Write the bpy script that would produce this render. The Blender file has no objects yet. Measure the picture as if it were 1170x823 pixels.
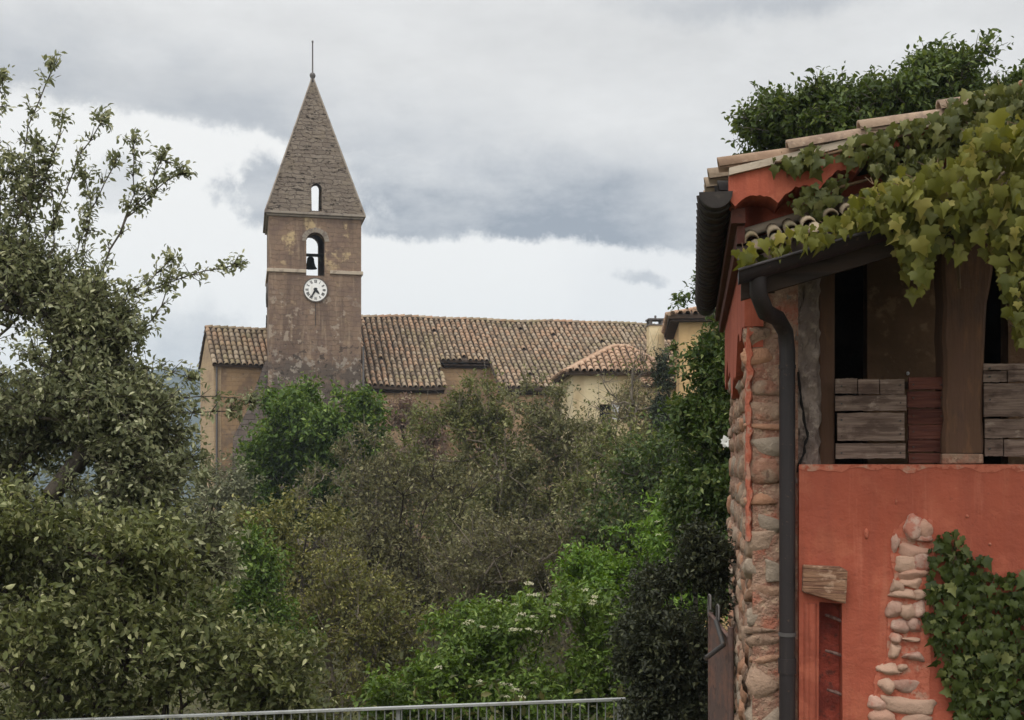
import bpy, bmesh, math, random
import numpy as np
from mathutils import Vector, Matrix
from mathutils import noise as pnoise
from mathutils.geometry import tessellate_polygon

SC = bpy.context.scene
COL = SC.collection
R = math.radians
FPX = 1300.0          # focal length in photo pixels (photo is 1170 px wide)
HX, HY = 585.0, 530.0  # optical axis / horizon

def P(px, py, Y):
    return np.array([(px - HX) * Y / FPX, Y, (HY - py) * Y / FPX])

class Frame:
    """A building's own axes: u along its front, v away from the viewer, z up."""
    def __init__(s, X, Y, ang):
        s.X, s.Y, s.a = X, Y, ang
        s.c, s.s = math.cos(ang), math.sin(ang)
    def pix(s, px, py, v):
        a, b = (px - HX) / FPX, (HY - py) / FPX
        den = -a * s.s + s.c
        t = (v - s.X * s.s + s.Y * s.c) / den
        return ((t * a - s.X) * s.c + (t - s.Y) * s.s, t * b)
    def pixu(s, px, py, u):
        a, b = (px - HX) / FPX, (HY - py) / FPX
        t = (u + s.X * s.c + s.Y * s.s) / (a * s.c + s.s)
        return (-(t * a - s.X) * s.s + (t - s.Y) * s.c, t * b)
    def local(s, p):
        x, y = p[0] - s.X, p[1] - s.Y
        return (x * s.c + y * s.s, -x * s.s + y * s.c, p[2])

# ------------------------------------------------------------------ objects
def tag(o, label=None, cat=None, group=None, kind=None):
    if label: o['label'] = label
    if cat: o['category'] = cat
    if group: o['group'] = group
    if kind: o['kind'] = kind
    return o

def link(name, me, mats, parent=None, loc=None):
    o = bpy.data.objects.new(name, me)
    COL.objects.link(o)
    if not isinstance(mats, (list, tuple)): mats = [mats]
    for m in mats: me.materials.append(m)
    if parent: o.parent = parent
    if loc is not None: o.location = loc
    return o

def empty(name, loc, rz=0.0):
    o = bpy.data.objects.new(name, None)
    COL.objects.link(o)
    o.empty_display_size = 0.3
    o.location = loc
    o.rotation_euler = (0, 0, rz)
    return o

ICO = None
def ico():
    global ICO
    if ICO is None:
        bm = bmesh.new()
        bmesh.ops.create_icosphere(bm, subdivisions=3, radius=1)
        bm.verts.ensure_lookup_table()
        ICO = ([tuple(v.co) for v in bm.verts], [tuple(v.index for v in f.verts) for f in bm.faces])
        bm.free()
    return ICO
ICO2 = None
def ico2():
    global ICO2
    if ICO2 is None:
        bm = bmesh.new()
        bmesh.ops.create_icosphere(bm, subdivisions=2, radius=1)
        bm.verts.ensure_lookup_table()
        ICO2 = ([tuple(v.co) for v in bm.verts], [tuple(v.index for v in f.verts) for f in bm.faces])
        bm.free()
    return ICO2

class MB:
    def __init__(s):
        s.v, s.f, s.mi, s.sm = [], [], [], []
    def add(s, verts, faces, mi=0, smooth=False):
        k = len(s.v)
        s.v.extend(tuple(map(float, p)) for p in verts)
        for f in faces:
            s.f.append(tuple(i + k for i in f)); s.mi.append(mi); s.sm.append(smooth)
    def box(s, x0, x1, y0, y1, z0, z1, j=0.0, rng=None, mi=0):
        vs = [(x, y, z) for z in (z0, z1) for y in (y0, y1) for x in (x0, x1)]
        if j: vs = [tuple(c + rng.uniform(-j, j) for c in p) for p in vs]
        s.add(vs, [(0, 2, 3, 1), (4, 5, 7, 6), (0, 1, 5, 4), (2, 6, 7, 3), (0, 4, 6, 2), (1, 3, 7, 5)], mi)
    def tube(s, pts, rad, n=8, mi=0, caps=True, smooth=True):
        pts = [Vector(p) for p in pts]
        if not hasattr(rad, '__len__'): rad = [rad] * len(pts)
        vs, fs = [], []
        ref = None
        for i, p in enumerate(pts):
            d = (pts[min(i + 1, len(pts) - 1)] - pts[max(i - 1, 0)]).normalized()
            if ref is None: ref = Vector((0, 0, 1)) if abs(d.z) < .9 else Vector((1, 0, 0))
            a = d.cross(ref).normalized(); b = a.cross(d)
            ref = b
            for k in range(n):
                t = 2 * math.pi * k / n
                vs.append(p + (a * math.cos(t) + b * math.sin(t)) * rad[i])
        for i in range(len(pts) - 1):
            for k in range(n):
                fs.append((i * n + k, i * n + (k + 1) % n, (i + 1) * n + (k + 1) % n, (i + 1) * n + k))
        s.add(vs, fs, mi, smooth)
        if caps:
            L = len(pts) - 1
            s.add([vs[k] for k in range(n)], [tuple(range(n))[::-1]], mi)
            s.add([vs[L * n + k] for k in range(n)], [tuple(range(n))], mi)
    def panel(s, outer, holes, fm, bm_, mi=0):
        """A slab with holes: outlines are 2-D, fm/bm_ map them to the front/back surface."""
        loops = [outer] + list(holes)
        flat = [p for lp in loops for p in lp]
        tris = tessellate_polygon([[Vector((p[0], p[1], 0)) for p in lp] for lp in loops])
        n = len(flat)
        vs = [fm(*p) for p in flat] + [bm_(*p) for p in flat]
        fs = []
        for t in tris:
            fs.append(tuple(t)); fs.append(tuple(i + n for i in t[::-1]))
        k = 0
        for lp in loops:
            m = len(lp)
            for i in range(m):
                a, b = k + i, k + (i + 1) % m
                fs.append((a, b, b + n, a + n))
            k += m
        s.add(vs, fs, mi)
    def wall(s, outer, holes, v, t, mi=0):       # slab in the u-z plane from v to v+t
        s.panel(outer, holes, lambda u, z: (u, v, z), lambda u, z: (u, v + t, z), mi)
    def side(s, outer, holes, u, t, mi=0):       # slab in the v-z plane
        s.panel(outer, holes, lambda v, z: (u, v, z), lambda v, z: (u + t, v, z), mi)
    def blob(s, c, r, rng, e=.75, j=.09, rot=None, mi=0, fine=False, chip=0.0):
        vs0, fs = ico() if fine else ico2()
        ph = [rng.uniform(0, 6.28) for _ in range(6)]
        fr = [rng.uniform(1.2, 3.2) for _ in range(6)]
        out = []
        cuts = [(Vector((rng.gauss(0, 1), rng.gauss(0, 1), rng.gauss(0, 1))).normalized(), rng.uniform(.62, .92)) for _ in range(7)] if chip else []
        so = Vector((rng.uniform(0, 99), rng.uniform(0, 99), rng.uniform(0, 99)))
        for x, y, z in vs0:
            q = Vector([math.copysign(abs(t) ** e, t) for t in (x, y, z)])
            k = 1 + j * (math.sin(fr[0] * x * 2 + ph[0]) + math.sin(fr[1] * y * 2 + ph[1]) + math.sin(fr[2] * z * 2 + ph[2])) * .6 \
                + j * .4 * math.sin(fr[3] * 4 * (x + z) + ph[3]) * math.sin(fr[4] * 4 * (y - z) + ph[4])
            if chip:
                for nn, dd in cuts:
                    o_ = q.dot(nn) - dd
                    if o_ > 0: q = q - nn * (o_ * .85)
                k += chip * (pnoise.noise(q * 2.2 + so) + .5 * pnoise.noise(q * 5.5 + so))
            q = Vector((q.x * r[0] * k, q.y * r[1] * k, q.z * r[2] * k))
            if rot: q = rot @ q
            out.append(q + Vector(c))
        s.add(out, fs, mi, True)
    def lathe(s, prof, n=16, c=(0, 0, 0), mi=0):
        vs, fs = [], []
        for r, z in prof:
            for k in range(n):
                t = 2 * math.pi * k / n
                vs.append((c[0] + r * math.cos(t), c[1] + r * math.sin(t), c[2] + z))
        for i in range(len(prof) - 1):
            for k in range(n):
                fs.append((i * n + k, i * n + (k + 1) % n, (i + 1) * n + (k + 1) % n, (i + 1) * n + k))
        s.add(vs, fs, mi, True)
    def build(s, name, mats, parent=None, org=(0, 0, 0), bevel=0, recalc=True):
        me = bpy.data.meshes.new(name)
        o_ = Vector(org)
        me.from_pydata([(p[0] - o_.x, p[1] - o_.y, p[2] - o_.z) for p in s.v], [], s.f)
        me.polygons.foreach_set('material_index', s.mi)
        me.polygons.foreach_set('use_smooth', s.sm)
        if recalc:
            bm = bmesh.new(); bm.from_mesh(me)
            bmesh.ops.recalc_face_normals(bm, faces=bm.faces)
            bm.to_mesh(me); bm.free()
        me.update()
        o = link(name, me, mats, parent)
        if bevel:
            m = o.modifiers.new('bevel', 'BEVEL'); m.width = bevel; m.segments = 2; m.limit_method = 'ANGLE'
        return o

def arch(x0, x1, z0, zs, n=10):      # round-headed opening: sill z0, springing zs
    c, r = (x0 + x1) / 2, (x1 - x0) / 2
    return [(x0, z0), (x1, z0)] + [(c + r * math.cos(math.pi * i / n), zs + r * math.sin(math.pi * i / n)) for i in range(n + 1)]

def tile_rows(mb, p0, row, slope, nrows, spacing, span, r, tl, rng, mi=0, seg=5, jit=.012, slip=0):
    """Barrel tiles: rows step along `row`, each runs down `slope`; span(i) -> (start, end) along the slope."""
    p0, row, slope = Vector(p0), Vector(row).normalized(), Vector(slope).normalized()
    nor = row.cross(slope)
    if nor.z < 0: nor = -nor
    for i in range(nrows):
        s0, s1 = span(i)
        if s1 - s0 < .05: continue
        nt = max(1, round((s1 - s0) / tl))
        L = (s1 - s0) / nt
        for k in range(nt):
            if slip and rng.random() < slip: continue
            a = s0 + k * L - .06 * (k > 0) + rng.uniform(-jit, jit)
            b = s0 + (k + 1) * L + rng.uniform(-jit, jit)
            off = rng.uniform(-jit, jit) * 1.2
            ln = rng.uniform(.0, .02)
            vs = []
            for (t, rr, h) in ((a, r * .82, 0.0), (b, r, .028 + ln), (b, r * .84, .02 + ln), (a + (b - a) * .6, r * .7, .0)):
                c = p0 + row * (i * spacing + off) + slope * t + nor * h
                for q in range(seg + 1):
                    w = math.pi * q / seg
                    vs.append(c + row * (-math.cos(w) * rr) + nor * (math.sin(w) * rr))
            m = seg + 1
            fs = []
            for lv in range(3):
                for q in range(seg):
                    fs.append((lv * m + q, lv * m + q + 1, (lv + 1) * m + q + 1, (lv + 1) * m + q))
            mb.add(vs, fs, mi, True)

# ------------------------------------------------------------------ materials
class NT:
    def __init__(s, nt): s.nt = nt; s.n = nt.nodes; s.l = nt.links
    def new(s, t, **kw):
        n = s.n.new(t)
        for k, v in kw.items(): setattr(n, k, v)
        return n
    def put(s, sock, val):
        if isinstance(val, bpy.types.NodeSocket): s.l.new(val, sock)
        elif isinstance(val, (tuple, list)) and len(val) == 3 and sock.type == 'RGBA': sock.default_value = (*val, 1)
        else: sock.default_value = val
    def m(s, op, *a, clamp=False):
        n = s.new('ShaderNodeMath', operation=op); n.use_clamp = clamp
        for i, x in enumerate(a): s.put(n.inputs[i], x)
        return n.outputs[0]
    def step(s, x, a, b, lo=0.0, hi=1.0, smooth=True):
        n = s.new('ShaderNodeMapRange'); n.interpolation_type = 'SMOOTHSTEP' if smooth else 'LINEAR'
        s.put(n.inputs['Value'], x)
        n.inputs['From Min'].default_value = a; n.inputs['From Max'].default_value = b
        n.inputs['To Min'].default_value = lo; n.inputs['To Max'].default_value = hi
        return n.outputs['Result']
    def mix(s, f, a, b, mode='MIX'):
        n = s.new('ShaderNodeMix'); n.data_type = 'RGBA'; n.blend_type = mode
        s.put(n.inputs[0], f); s.put(n.inputs[6], a); s.put(n.inputs[7], b)
        return n.outputs[2]
    def noise(s, vec, scale, detail=4, rough=.55, out='Fac', dist=0):
        n = s.new('ShaderNodeTexNoise')
        s.put(n.inputs['Vector'], vec)
        n.inputs['Scale'].default_value = scale; n.inputs['Detail'].default_value = detail
        n.inputs['Roughness'].default_value = rough; n.inputs['Distortion'].default_value = dist
        return n.outputs[out]
    def vscale(s, vec, sc):
        n = s.new('ShaderNodeMapping'); s.put(n.inputs['Vector'], vec); n.inputs['Scale'].default_value = sc
        return n.outputs[0]

def srgb(r, g, b):
    f = lambda c: (c / 255 / 12.92) if c / 255 <= .04045 else ((c / 255 + .055) / 1.055) ** 2.4
    return (f(r), f(g), f(b))

def newmat(name):
    m = bpy.data.materials.new(name); m.use_nodes = True
    nt = NT(m.node_tree); nt.n.clear()
    out = nt.new('ShaderNodeOutputMaterial')
    bs = nt.new('ShaderNodeBsdfPrincipled')
    nt.l.new(bs.outputs[0], out.inputs['Surface'])
    return m, nt, bs, out

def surf(name, base, layers=(), rough=.85, bump=(), island=None, spec=.3, metal=0.0):
    """layers: (noise scale | (sx,sy,sz), lo, hi, colour[, strength]); bump: (scale, height); island: (dark, light) value range per island."""
    m, nt, bs, out = newmat(name)
    co = nt.new('ShaderNodeTexCoord').outputs['Object']
    c = base
    for i, L in enumerate(layers):
        sc, lo, hi, colr = L[:4]
        vec = co
        if isinstance(sc, tuple): vec, sc = nt.vscale(co, sc), 1.0
        off = nt.new('ShaderNodeVectorMath', operation='ADD'); nt.put(off.inputs[0], vec); off.inputs[1].default_value = (7.3 * i, 3.1 * i, 11.7 * i)
        f = nt.step(nt.noise(off.outputs[0], sc, 6, .6), lo, hi)
        if len(L) > 4: f = nt.m('MULTIPLY', f, L[4])
        c = nt.mix(f, c, colr)
    if island:
        rnd = nt.new('ShaderNodeNewGeometry').outputs['Random Per Island']
        k = nt.step(rnd, 0, 1, island[0], island[1], smooth=False)
        if len(island) > 2:
            r2 = nt.m('FRACT', nt.m('MULTIPLY', rnd, 17.31))
            c = nt.mix(nt.step(r2, .45, .95), c, island[2])
        if len(island) > 3:
            r3 = nt.m('FRACT', nt.m('MULTIPLY', rnd, 41.7))
            c = nt.mix(nt.step(r3, .6, 1.0), c, island[3])
        hsv = nt.new('ShaderNodeHueSaturation'); nt.put(hsv.inputs['Color'], c); nt.put(hsv.inputs['Value'], k)
        c = hsv.outputs[0]
    nt.put(bs.inputs['Base Color'], c)
    bs.inputs['Roughness'].default_value = rough
    bs.inputs['Specular IOR Level'].default_value = spec
    bs.inputs['Metallic'].default_value = metal
    h = None
    for sc, ht in bump:
        vec = co
        if isinstance(sc, tuple): vec, sc = nt.vscale(co, sc), 1.0
        x = nt.m('MULTIPLY', nt.noise(vec, sc, 5, .6), ht)
        h = x if h is None else nt.m('ADD', h, x)
    if h is not None:
        b = nt.new('ShaderNodeBump'); b.inputs['Distance'].default_value = 1.0
        nt.put(b.inputs['Height'], h); nt.l.new(b.outputs[0], bs.inputs['Normal'])
    return m

def masonry(name, base, alt, mortar, bw, bh, layers=(), msize=.02, bump=.02, warp=.1, zstain=None):
    """Coursed rubble: irregular blocks with recessed joints, on vertical faces of any heading."""
    m, nt, bs, out = newmat(name)
    co = nt.new('ShaderNodeTexCoord').outputs['Object']
    sp = nt.new('ShaderNodeSeparateXYZ'); nt.put(sp.inputs[0], co)
    w = nt.noise(co, 1.3 / bh * .5, 3, .5, 'Color')
    ws = nt.new('ShaderNodeSeparateColor'); nt.put(ws.inputs[0], w)
    cb = nt.new('ShaderNodeCombineXYZ')
    nt.put(cb.inputs[0], nt.m('ADD', nt.m('ADD', sp.outputs[0], sp.outputs[1]), nt.m('MULTIPLY', nt.m('SUBTRACT', ws.outputs[0], .5), warp * 2)))
    nt.put(cb.inputs[1], nt.m('ADD', sp.outputs[2], nt.m('MULTIPLY', nt.m('SUBTRACT', ws.outputs[1], .5), warp)))
    br = nt.new('ShaderNodeTexBrick')
    nt.put(br.inputs['Vector'], cb.outputs[0])
    nt.put(br.inputs['Color1'], base); nt.put(br.inputs['Color2'], alt); nt.put(br.inputs['Mortar'], mortar)
    br.inputs['Scale'].default_value = 1; br.inputs['Mortar Size'].default_value = msize
    br.inputs['Mortar Smooth'].default_value = .3
    br.inputs['Brick Width'].default_value = bw; br.inputs['Row Height'].default_value = bh
    br.squash = .7; br.squash_frequency = 3; br.offset = .43
    c = br.outputs['Color']
    fac = br.outputs['Fac']
    for i, L in enumerate(layers):
        sc, lo, hi, colr = L[:4]
        off = nt.new('ShaderNodeVectorMath', operation='ADD'); nt.put(off.inputs[0], co); off.inputs[1].default_value = (7.3 * i, 3.1 * i, 11.7 * i)
        vec, s1 = off.outputs[0], sc
        if isinstance(sc, tuple): vec, s1 = nt.vscale(vec, sc), 1.0
        f = nt.step(nt.noise(vec, s1, 6, .62), lo, hi)
        if len(L) > 4: f = nt.m('MULTIPLY', f, L[4])
        if len(L) > 5:            # limited to a height band (z lo, z hi, soft)
            z0, z1, sf = L[5]
            zz = nt.m('ADD', sp.outputs[2], nt.m('MULTIPLY', nt.m('SUBTRACT', nt.noise(co, .5, 4), .5), 2.2))
            f = nt.m('MULTIPLY', f, nt.m('MULTIPLY', nt.step(zz, z0 - sf, z0 + sf), nt.step(zz, z1 + sf, z1 - sf)))
        c = nt.mix(f, c, colr)
    nt.put(bs.inputs['Base Color'], c)
    bs.inputs['Roughness'].default_value = .92; bs.inputs['Specular IOR Level'].default_value = .15
    h = nt.m('ADD', nt.m('MULTIPLY', fac, -bump), nt.m('MULTIPLY', nt.noise(co, 6, 5), bump * .8))
    b = nt.new('ShaderNodeBump'); b.inputs['Distance'].default_value = 1
    nt.put(b.inputs['Height'], h); nt.l.new(b.outputs[0], bs.inputs['Normal'])
    return m

def leafmat(name, a, b, c=None, trans=.3, rough=.5, patch=1.0, tint=None):
    m, nt, bs, out = newmat(name)
    g = nt.new('ShaderNodeNewGeometry')
    rnd = g.outputs['Random Per Island']
    co = nt.new('ShaderNodeTexCoord').outputs['Object']
    big = nt.noise(co, patch, 2)
    f = nt.m('ADD', nt.m('MULTIPLY', rnd, .6), nt.m('MULTIPLY', nt.step(big, .3, .7), .4))
    col = nt.mix(f, a, b)
    if c is not None:
        r2 = nt.m('FRACT', nt.m('MULTIPLY', rnd, 23.7))
        col = nt.mix(nt.step(r2, .72, .97), col, c)
    nt.put(bs.inputs['Base Color'], col)
    bs.inputs['Roughness'].default_value = rough
    bs.inputs['Specular IOR Level'].default_value = .25
    tr = nt.new('ShaderNodeBsdfTranslucent')
    hs = nt.new('ShaderNodeHueSaturation'); nt.put(hs.inputs['Color'], col)
    hs.inputs['Hue'].default_value = .485; hs.inputs['Saturation'].default_value = 1.15; hs.inputs['Value'].default_value = 1.25
    nt.put(tr.inputs[0], hs.outputs[0])
    mx = nt.new('ShaderNodeMixShader'); mx.inputs[0].default_value = trans
    nt.l.new(bs.outputs[0], mx.inputs[1]); nt.l.new(tr.outputs[0], mx.inputs[2])
    nt.l.new(mx.outputs[0], out.inputs['Surface'])
    return m

# ------------------------------------------------------------------ foliage engine
LEAF_SMALL = (np.array([[0, 0, 0], [-.27, .45, .09], [0, 1, -.08], [.27, .45, .09]]), [(0, 2, 1), (0, 3, 2)])
LEAF_OVAL = (np.array([[0, 0, 0], [-.21, .28, .07], [-.22, .62, .06], [0, 1, -.1], [.22, .62, .06], [.21, .28, .07], [0, .5, -.01]]),
             [(0, 6, 2, 1), (6, 3, 2), (0, 5, 4, 6), (6, 4, 3)])
def _lobed():
    h = [(.0, .0), (.2, -.1), (.5, .05), (.41, .22), (.54, .5), (.27, .56), (.0, 1.0)]
    R_ = [(x, y) for x, y in h]
    pts = []
    def z(x, y): return .30 * abs(x) - .42 * y * y
    for x, y in R_: pts.append((x, y, z(x, y)))
    k = len(pts)
    for x, y in R_[1:-1]: pts.append((-x, y, z(x, y)))
    pts.append((0, .45, -.03)); c = len(pts) - 1
    r = list(range(k)); l = [0] + list(range(k, k + k - 2)) + [k - 1]
    faces = []
    for i in range(k - 1):
        faces.append((c, r[i], r[i + 1])); faces.append((c, l[i + 1], l[i]))
    return np.array(pts), faces
LEAF_LOBED = _lobed()

def norm(a): return a / np.maximum(np.linalg.norm(a, axis=-1, keepdims=True), 1e-9)

def mesh_np(name, verts, faces_idx, loop_tot, smooth=False):
    me = bpy.data.meshes.new(name)
    me.vertices.add(len(verts)); me.vertices.foreach_set('co', verts.astype(np.float32).ravel())
    me.loops.add(len(faces_idx)); me.loops.foreach_set('vertex_index', faces_idx.astype(np.int32))
    st = np.concatenate([[0], np.cumsum(loop_tot)[:-1]]).astype(np.int32)
    me.polygons.add(len(loop_tot)); me.polygons.foreach_set('loop_start', st)
    if smooth: me.polygons.foreach_set('use_smooth', np.ones(len(loop_tot), bool))
    me.update(calc_edges=True)
    return me

def leaf_mesh(name, pos, axis, nor, size, tmpl, widths=None):
    T, F = tmpl
    a = norm(axis); x = norm(np.cross(a, nor)); n = np.cross(x, a)
    N, k = len(pos), len(T)
    w = np.ones(N) if widths is None else widths
    rj = np.random.default_rng(N)            # every leaf has its own width, droop, fold and twist
    w = w * rj.uniform(.72, 1.2, N)
    Tz = T[None, :, 2] + rj.uniform(-.34, .22, N)[:, None] * T[None, :, 1] ** 2 + rj.uniform(-.12, .34, N)[:, None] * np.abs(T[None, :, 0]) + rj.normal(size=N)[:, None] * .16 * T[None, :, 0] * T[None, :, 1]
    Tx = T[None, :, 0] + rj.normal(size=N)[:, None] * .13 * T[None, :, 1] ** 2
    V = pos[:, None, :] + size[:, None, None] * (Tx[:, :, None] * x[:, None, :] * w[:, None, None] + T[None, :, 1:2] * a[:, None, :] + Tz[:, :, None] * n[:, None, :])
    fi = np.concatenate([np.array(f) for f in F]); lt = np.array([len(f) for f in F])
    FI = (fi[None, :] + (np.arange(N) * k)[:, None]).ravel()
    return mesh_np(name, V.reshape(-1, 3), FI, np.tile(lt, N))

def sticks(A, B, ra, rb, n=3):
    """n-sided tapered sticks from A to B, as arrays (verts, index, loop totals)."""
    d = norm(B - A)
    ref = np.where(np.abs(d[:, 2:3]) < .9, np.array([[0, 0, 1.]]), np.array([[1., 0, 0]]))
    x = norm(np.cross(d, ref)); y = np.cross(d, x)
    th = np.arange(n) * 2 * np.pi / n
    ring = np.cos(th)[None, :, None] * x[:, None, :] + np.sin(th)[None, :, None] * y[:, None, :]
    V = np.concatenate([A[:, None, :] + ring * ra[:, None, None], B[:, None, :] + ring * rb[:, None, None]], 1)
    q = np.array([[k, (k + 1) % n, n + (k + 1) % n, n + k] for k in range(n)]).ravel()
    I = (q[None, :] + (np.arange(len(A)) * 2 * n)[:, None]).ravel()
    return V.reshape(-1, 3), I, np.full(len(A) * n, 4)

def merge(parts):
    vs, fs, lt, k = [], [], [], 0
    for v, f, l in parts:
        vs.append(v); fs.append(f + k); lt.append(l); k += len(v)
    return np.concatenate(vs), np.concatenate(fs), np.concatenate(lt)

def L(px, py, Y, rx, ry, rd=None, w=None):
    """A crown lobe centred where the photo shows it: radii in photo pixels at that depth."""
    k = Y / FPX
    rd = rd if rd is not None else rx * k
    return (P(px, py, Y), np.array([rx * k, rd, ry * k]), w or rx * ry * (1.0))

def gz(x, y):
    """Height of the ground."""
    x = np.asarray(x, float); y = np.asarray(y, float)
    ys = np.array([-60, 1.5, 6, 10, 13, 20, 30, 44, 58, 66, 110, 200, 400, 3000])
    zs = np.array([-1.6, -1.6, -2.6, -3.2, -3.6, -6.2, -8.4, -7.6, -5.4, -5.0, -6.5, -18, -34, -40])
    z = np.interp(y, ys, zs)
    return z + .12 * np.sin(x * .7 + y * .3) + .1 * np.sin(y * .9 - x * .25) * np.clip((y - 6) / 10, 0, 1)

def plant(name, label, cat, bx, by, lobes, leafm, barkm, seed, n_attr=120, twigs=5, lpt=9, tl=.5, leaf=.1, tmpl=LEAF_SMALL,
          trunk_r=.1, stems=1, up=.25, hollow=2.4, group=None, shoots=(), droop=.1, flowers=None, bare=0, fork=.35, crown_name='crown', leafj=.35, inner=0):
    rng = np.random.default_rng(seed)
    bz = float(gz(bx, by)) - .05
    base = np.array([bx, by, bz])
    W = np.array([l[2] for l in lobes]); W = W / W.sum()
    ids = rng.choice(len(lobes), n_attr * 3, p=W)
    d = norm(rng.normal(size=(len(ids), 3)))
    rad = rng.random(len(ids)) ** (1 / hollow)
    C = np.array([l[0] for l in lobes])[ids]; RR = np.array([l[1] for l in lobes])[ids]
    A = C + d * RR * (rad * rng.uniform(.88, 1.1, len(ids)))[:, None]
    # gaps: drop attractors where a coarse noise is low
    ext = float(np.mean([l[1].mean() for l in lobes]))
    k = 2.6 / ext
    ph = rng.uniform(0, 6.28, 6)
    nz = np.sin(A[:, 0] * k + ph[0] + 1.3 * np.sin(A[:, 2] * k * .8 + ph[1])) + np.sin(A[:, 2] * k * 1.2 + ph[2] + np.sin(A[:, 1] * k + ph[3]))
    keep = nz > np.quantile(nz, .3)
    A = A[keep]; A = A[A[:, 2] > gz(A[:, 0], A[:, 1]) + .15][:n_attr]
    outc = (np.array([l[0] for l in lobes]) * W[:, None]).sum(0)
    # skeleton
    nodes, par = [], []
    lo = A[:, 2].min(); cz = outc[2]
    fh = bz + (cz - bz) * fork
    tops = []
    for s in range(stems):
        off = np.array([rng.uniform(-1, 1), rng.uniform(-1, 1), 0]) * trunk_r * 2.5 * (stems > 1)
        tgt = np.array([outc[0], outc[1], fh]) + np.array([rng.normal(), rng.normal(), 0]) * ext * (.45 if stems > 1 else .08)
        prev = -1
        for t in np.linspace(0, 1, 5):
            p = (base + off) * (1 - t) + tgt * t + rng.normal(size=3) * trunk_r * .35 * (0 < t)
            nodes.append(p); par.append(prev); prev = len(nodes) - 1
        # leader upward
        lead = np.array([tgt[0] + rng.normal() * ext * .25, tgt[1], cz + (A[:, 2].max() - cz) * .55])
        for t in np.linspace(.2, 1, 5):
            p = tgt * (1 - t) + lead * t + rng.normal(size=3) * trunk_r * .8
            nodes.append(p); par.append(prev); prev = len(nodes) - 1
    order = np.argsort(np.linalg.norm(A - np.array([outc[0], outc[1], fh]), axis=1))
    tips = []
    step = max(ext * .22, .12)
    for i in order:
        a = A[i]
        N = np.array(nodes)
        dv = a - N
        dist = np.linalg.norm(dv, axis=1)
        cost = dist + np.maximum(-dv[:, 2], 0) * 1.2
        cost[0::1][:1] += 0
        j = int(np.argmin(cost))
        n = max(1, int(dist[j] / step))
        st = nodes[j]; prev = j
        side = rng.normal(size=3) * dist[j] * .09
        for t in np.linspace(1 / n, 1, n):
            p = st * (1 - t) + a * t + side * math.sin(math.pi * t) + np.array([0, 0, -1]) * droop * dist[j] * math.sin(math.pi * t) * .4
            nodes.append(p); par.append(prev); prev = len(nodes) - 1
        tips.append(prev)
    shoot_nodes = []
    for poly in shoots:                          # long shoots that leave the crown
        p0 = np.array(poly[0]); N = np.array(nodes)
        j = int(np.argmin(np.linalg.norm(N - p0, axis=1)))
        prev = j
        for a, b in zip(poly[:-1], poly[1:]):
            m = max(2, int(np.linalg.norm(np.array(b) - a) / .16))
            for t in np.linspace(1 / m, 1, m):
                p = np.array(a) * (1 - t) + np.array(b) * t + rng.normal(size=3) * .012
                nodes.append(p); par.append(prev); prev = len(nodes) - 1
                shoot_nodes.append(prev)
        tips.append(prev)
    N = np.array(nodes); par = np.array(par)
    cnt = np.zeros(len(N)); cnt[tips] = 1
    for i in range(len(N) - 1, -1, -1):
        if par[i] >= 0: cnt[par[i]] += max(cnt[i], .5)
    cnt = np.maximum(cnt, .5)
    rr = trunk_r * (cnt / cnt.max()) ** .5
    rr = np.maximum(rr, trunk_r * (.1 if bare else .045))
    has = par >= 0
    c_, p_ = np.where(has)[0], par[has]
    r_end = rr[c_]; r_start = np.minimum(rr[p_], rr[c_] * 1.35)
    parts = [sticks(N[p_], N[c_], r_start, r_end, 5)]
    # twigs
    tipn = np.array(tips)
    own = np.repeat(tipn, twigs)
    mid = rng.choice(len(N), int(len(own) * .35)); mid = mid[cnt[mid] < max(3, cnt.max() * .06)]
    own = np.concatenate([own, mid] + ([np.repeat(np.array(shoot_nodes), 2)] if shoot_nodes else []))
    is_sh = np.isin(own, shoot_nodes) if shoot_nodes else np.zeros(len(own), bool)
    o = N[own]
    gd = norm(N[own] - N[np.maximum(par[own], 0)])
    outd = norm(o - outc)
    td = norm(gd * .5 + outd * .5 + rng.normal(size=o.shape) * .75 + np.array([0, 0, up]))
    tlen = tl * rng.uniform(.45, 1.25, len(own)) * np.where(is_sh, .38, 1.0)
    end = o + td * tlen[:, None]
    parts.append(sticks(o, end, np.full(len(o), trunk_r * .045), np.full(len(o), trunk_r * .015), 3))
    if bare:
        ob = N[rng.choice(tipn, bare)]
        bd = norm(rng.normal(size=ob.shape) * .6 + np.array([0, 0, .9]) + norm(ob - outc) * .5)
        parts.append(sticks(ob, ob + bd * (tl * rng.uniform(.6, 1.8, bare))[:, None], np.full(bare, trunk_r * .13), np.full(bare, trunk_r * .05), 3))
    v, f, l = merge(parts)
    root = empty(name, base)
    tag(root, label, cat, group)
    link('trunk', mesh_np(name + '_trunk', v - base, f, l, True), barkm, root)
    # leaves
    nl = np.maximum(1, rng.poisson(lpt, len(own)))
    if shoot_nodes: nl[is_sh] = np.maximum(2, nl[is_sh] // 2)
    ow = np.repeat(np.arange(len(own)), nl)
    t = rng.uniform(.08, 1.08, len(ow))
    pos = o[ow] + td[ow] * (t * tlen[ow])[:, None] + rng.normal(size=(len(ow), 3)) * leaf * .45
    ax = norm(td[ow] * .5 + rng.normal(size=pos.shape) * .75 + np.array([0, 0, -.25]))
    nr = norm(np.array([0, 0, .75]) + rng.normal(size=pos.shape) * .6 + outd[ow] * .35)
    sz = leaf * rng.uniform(1 - leafj, 1 + leafj, len(ow))
    link(crown_name, leaf_mesh(name + '_crown', pos - base, ax, nr, sz, tmpl), leafm, root)
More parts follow.
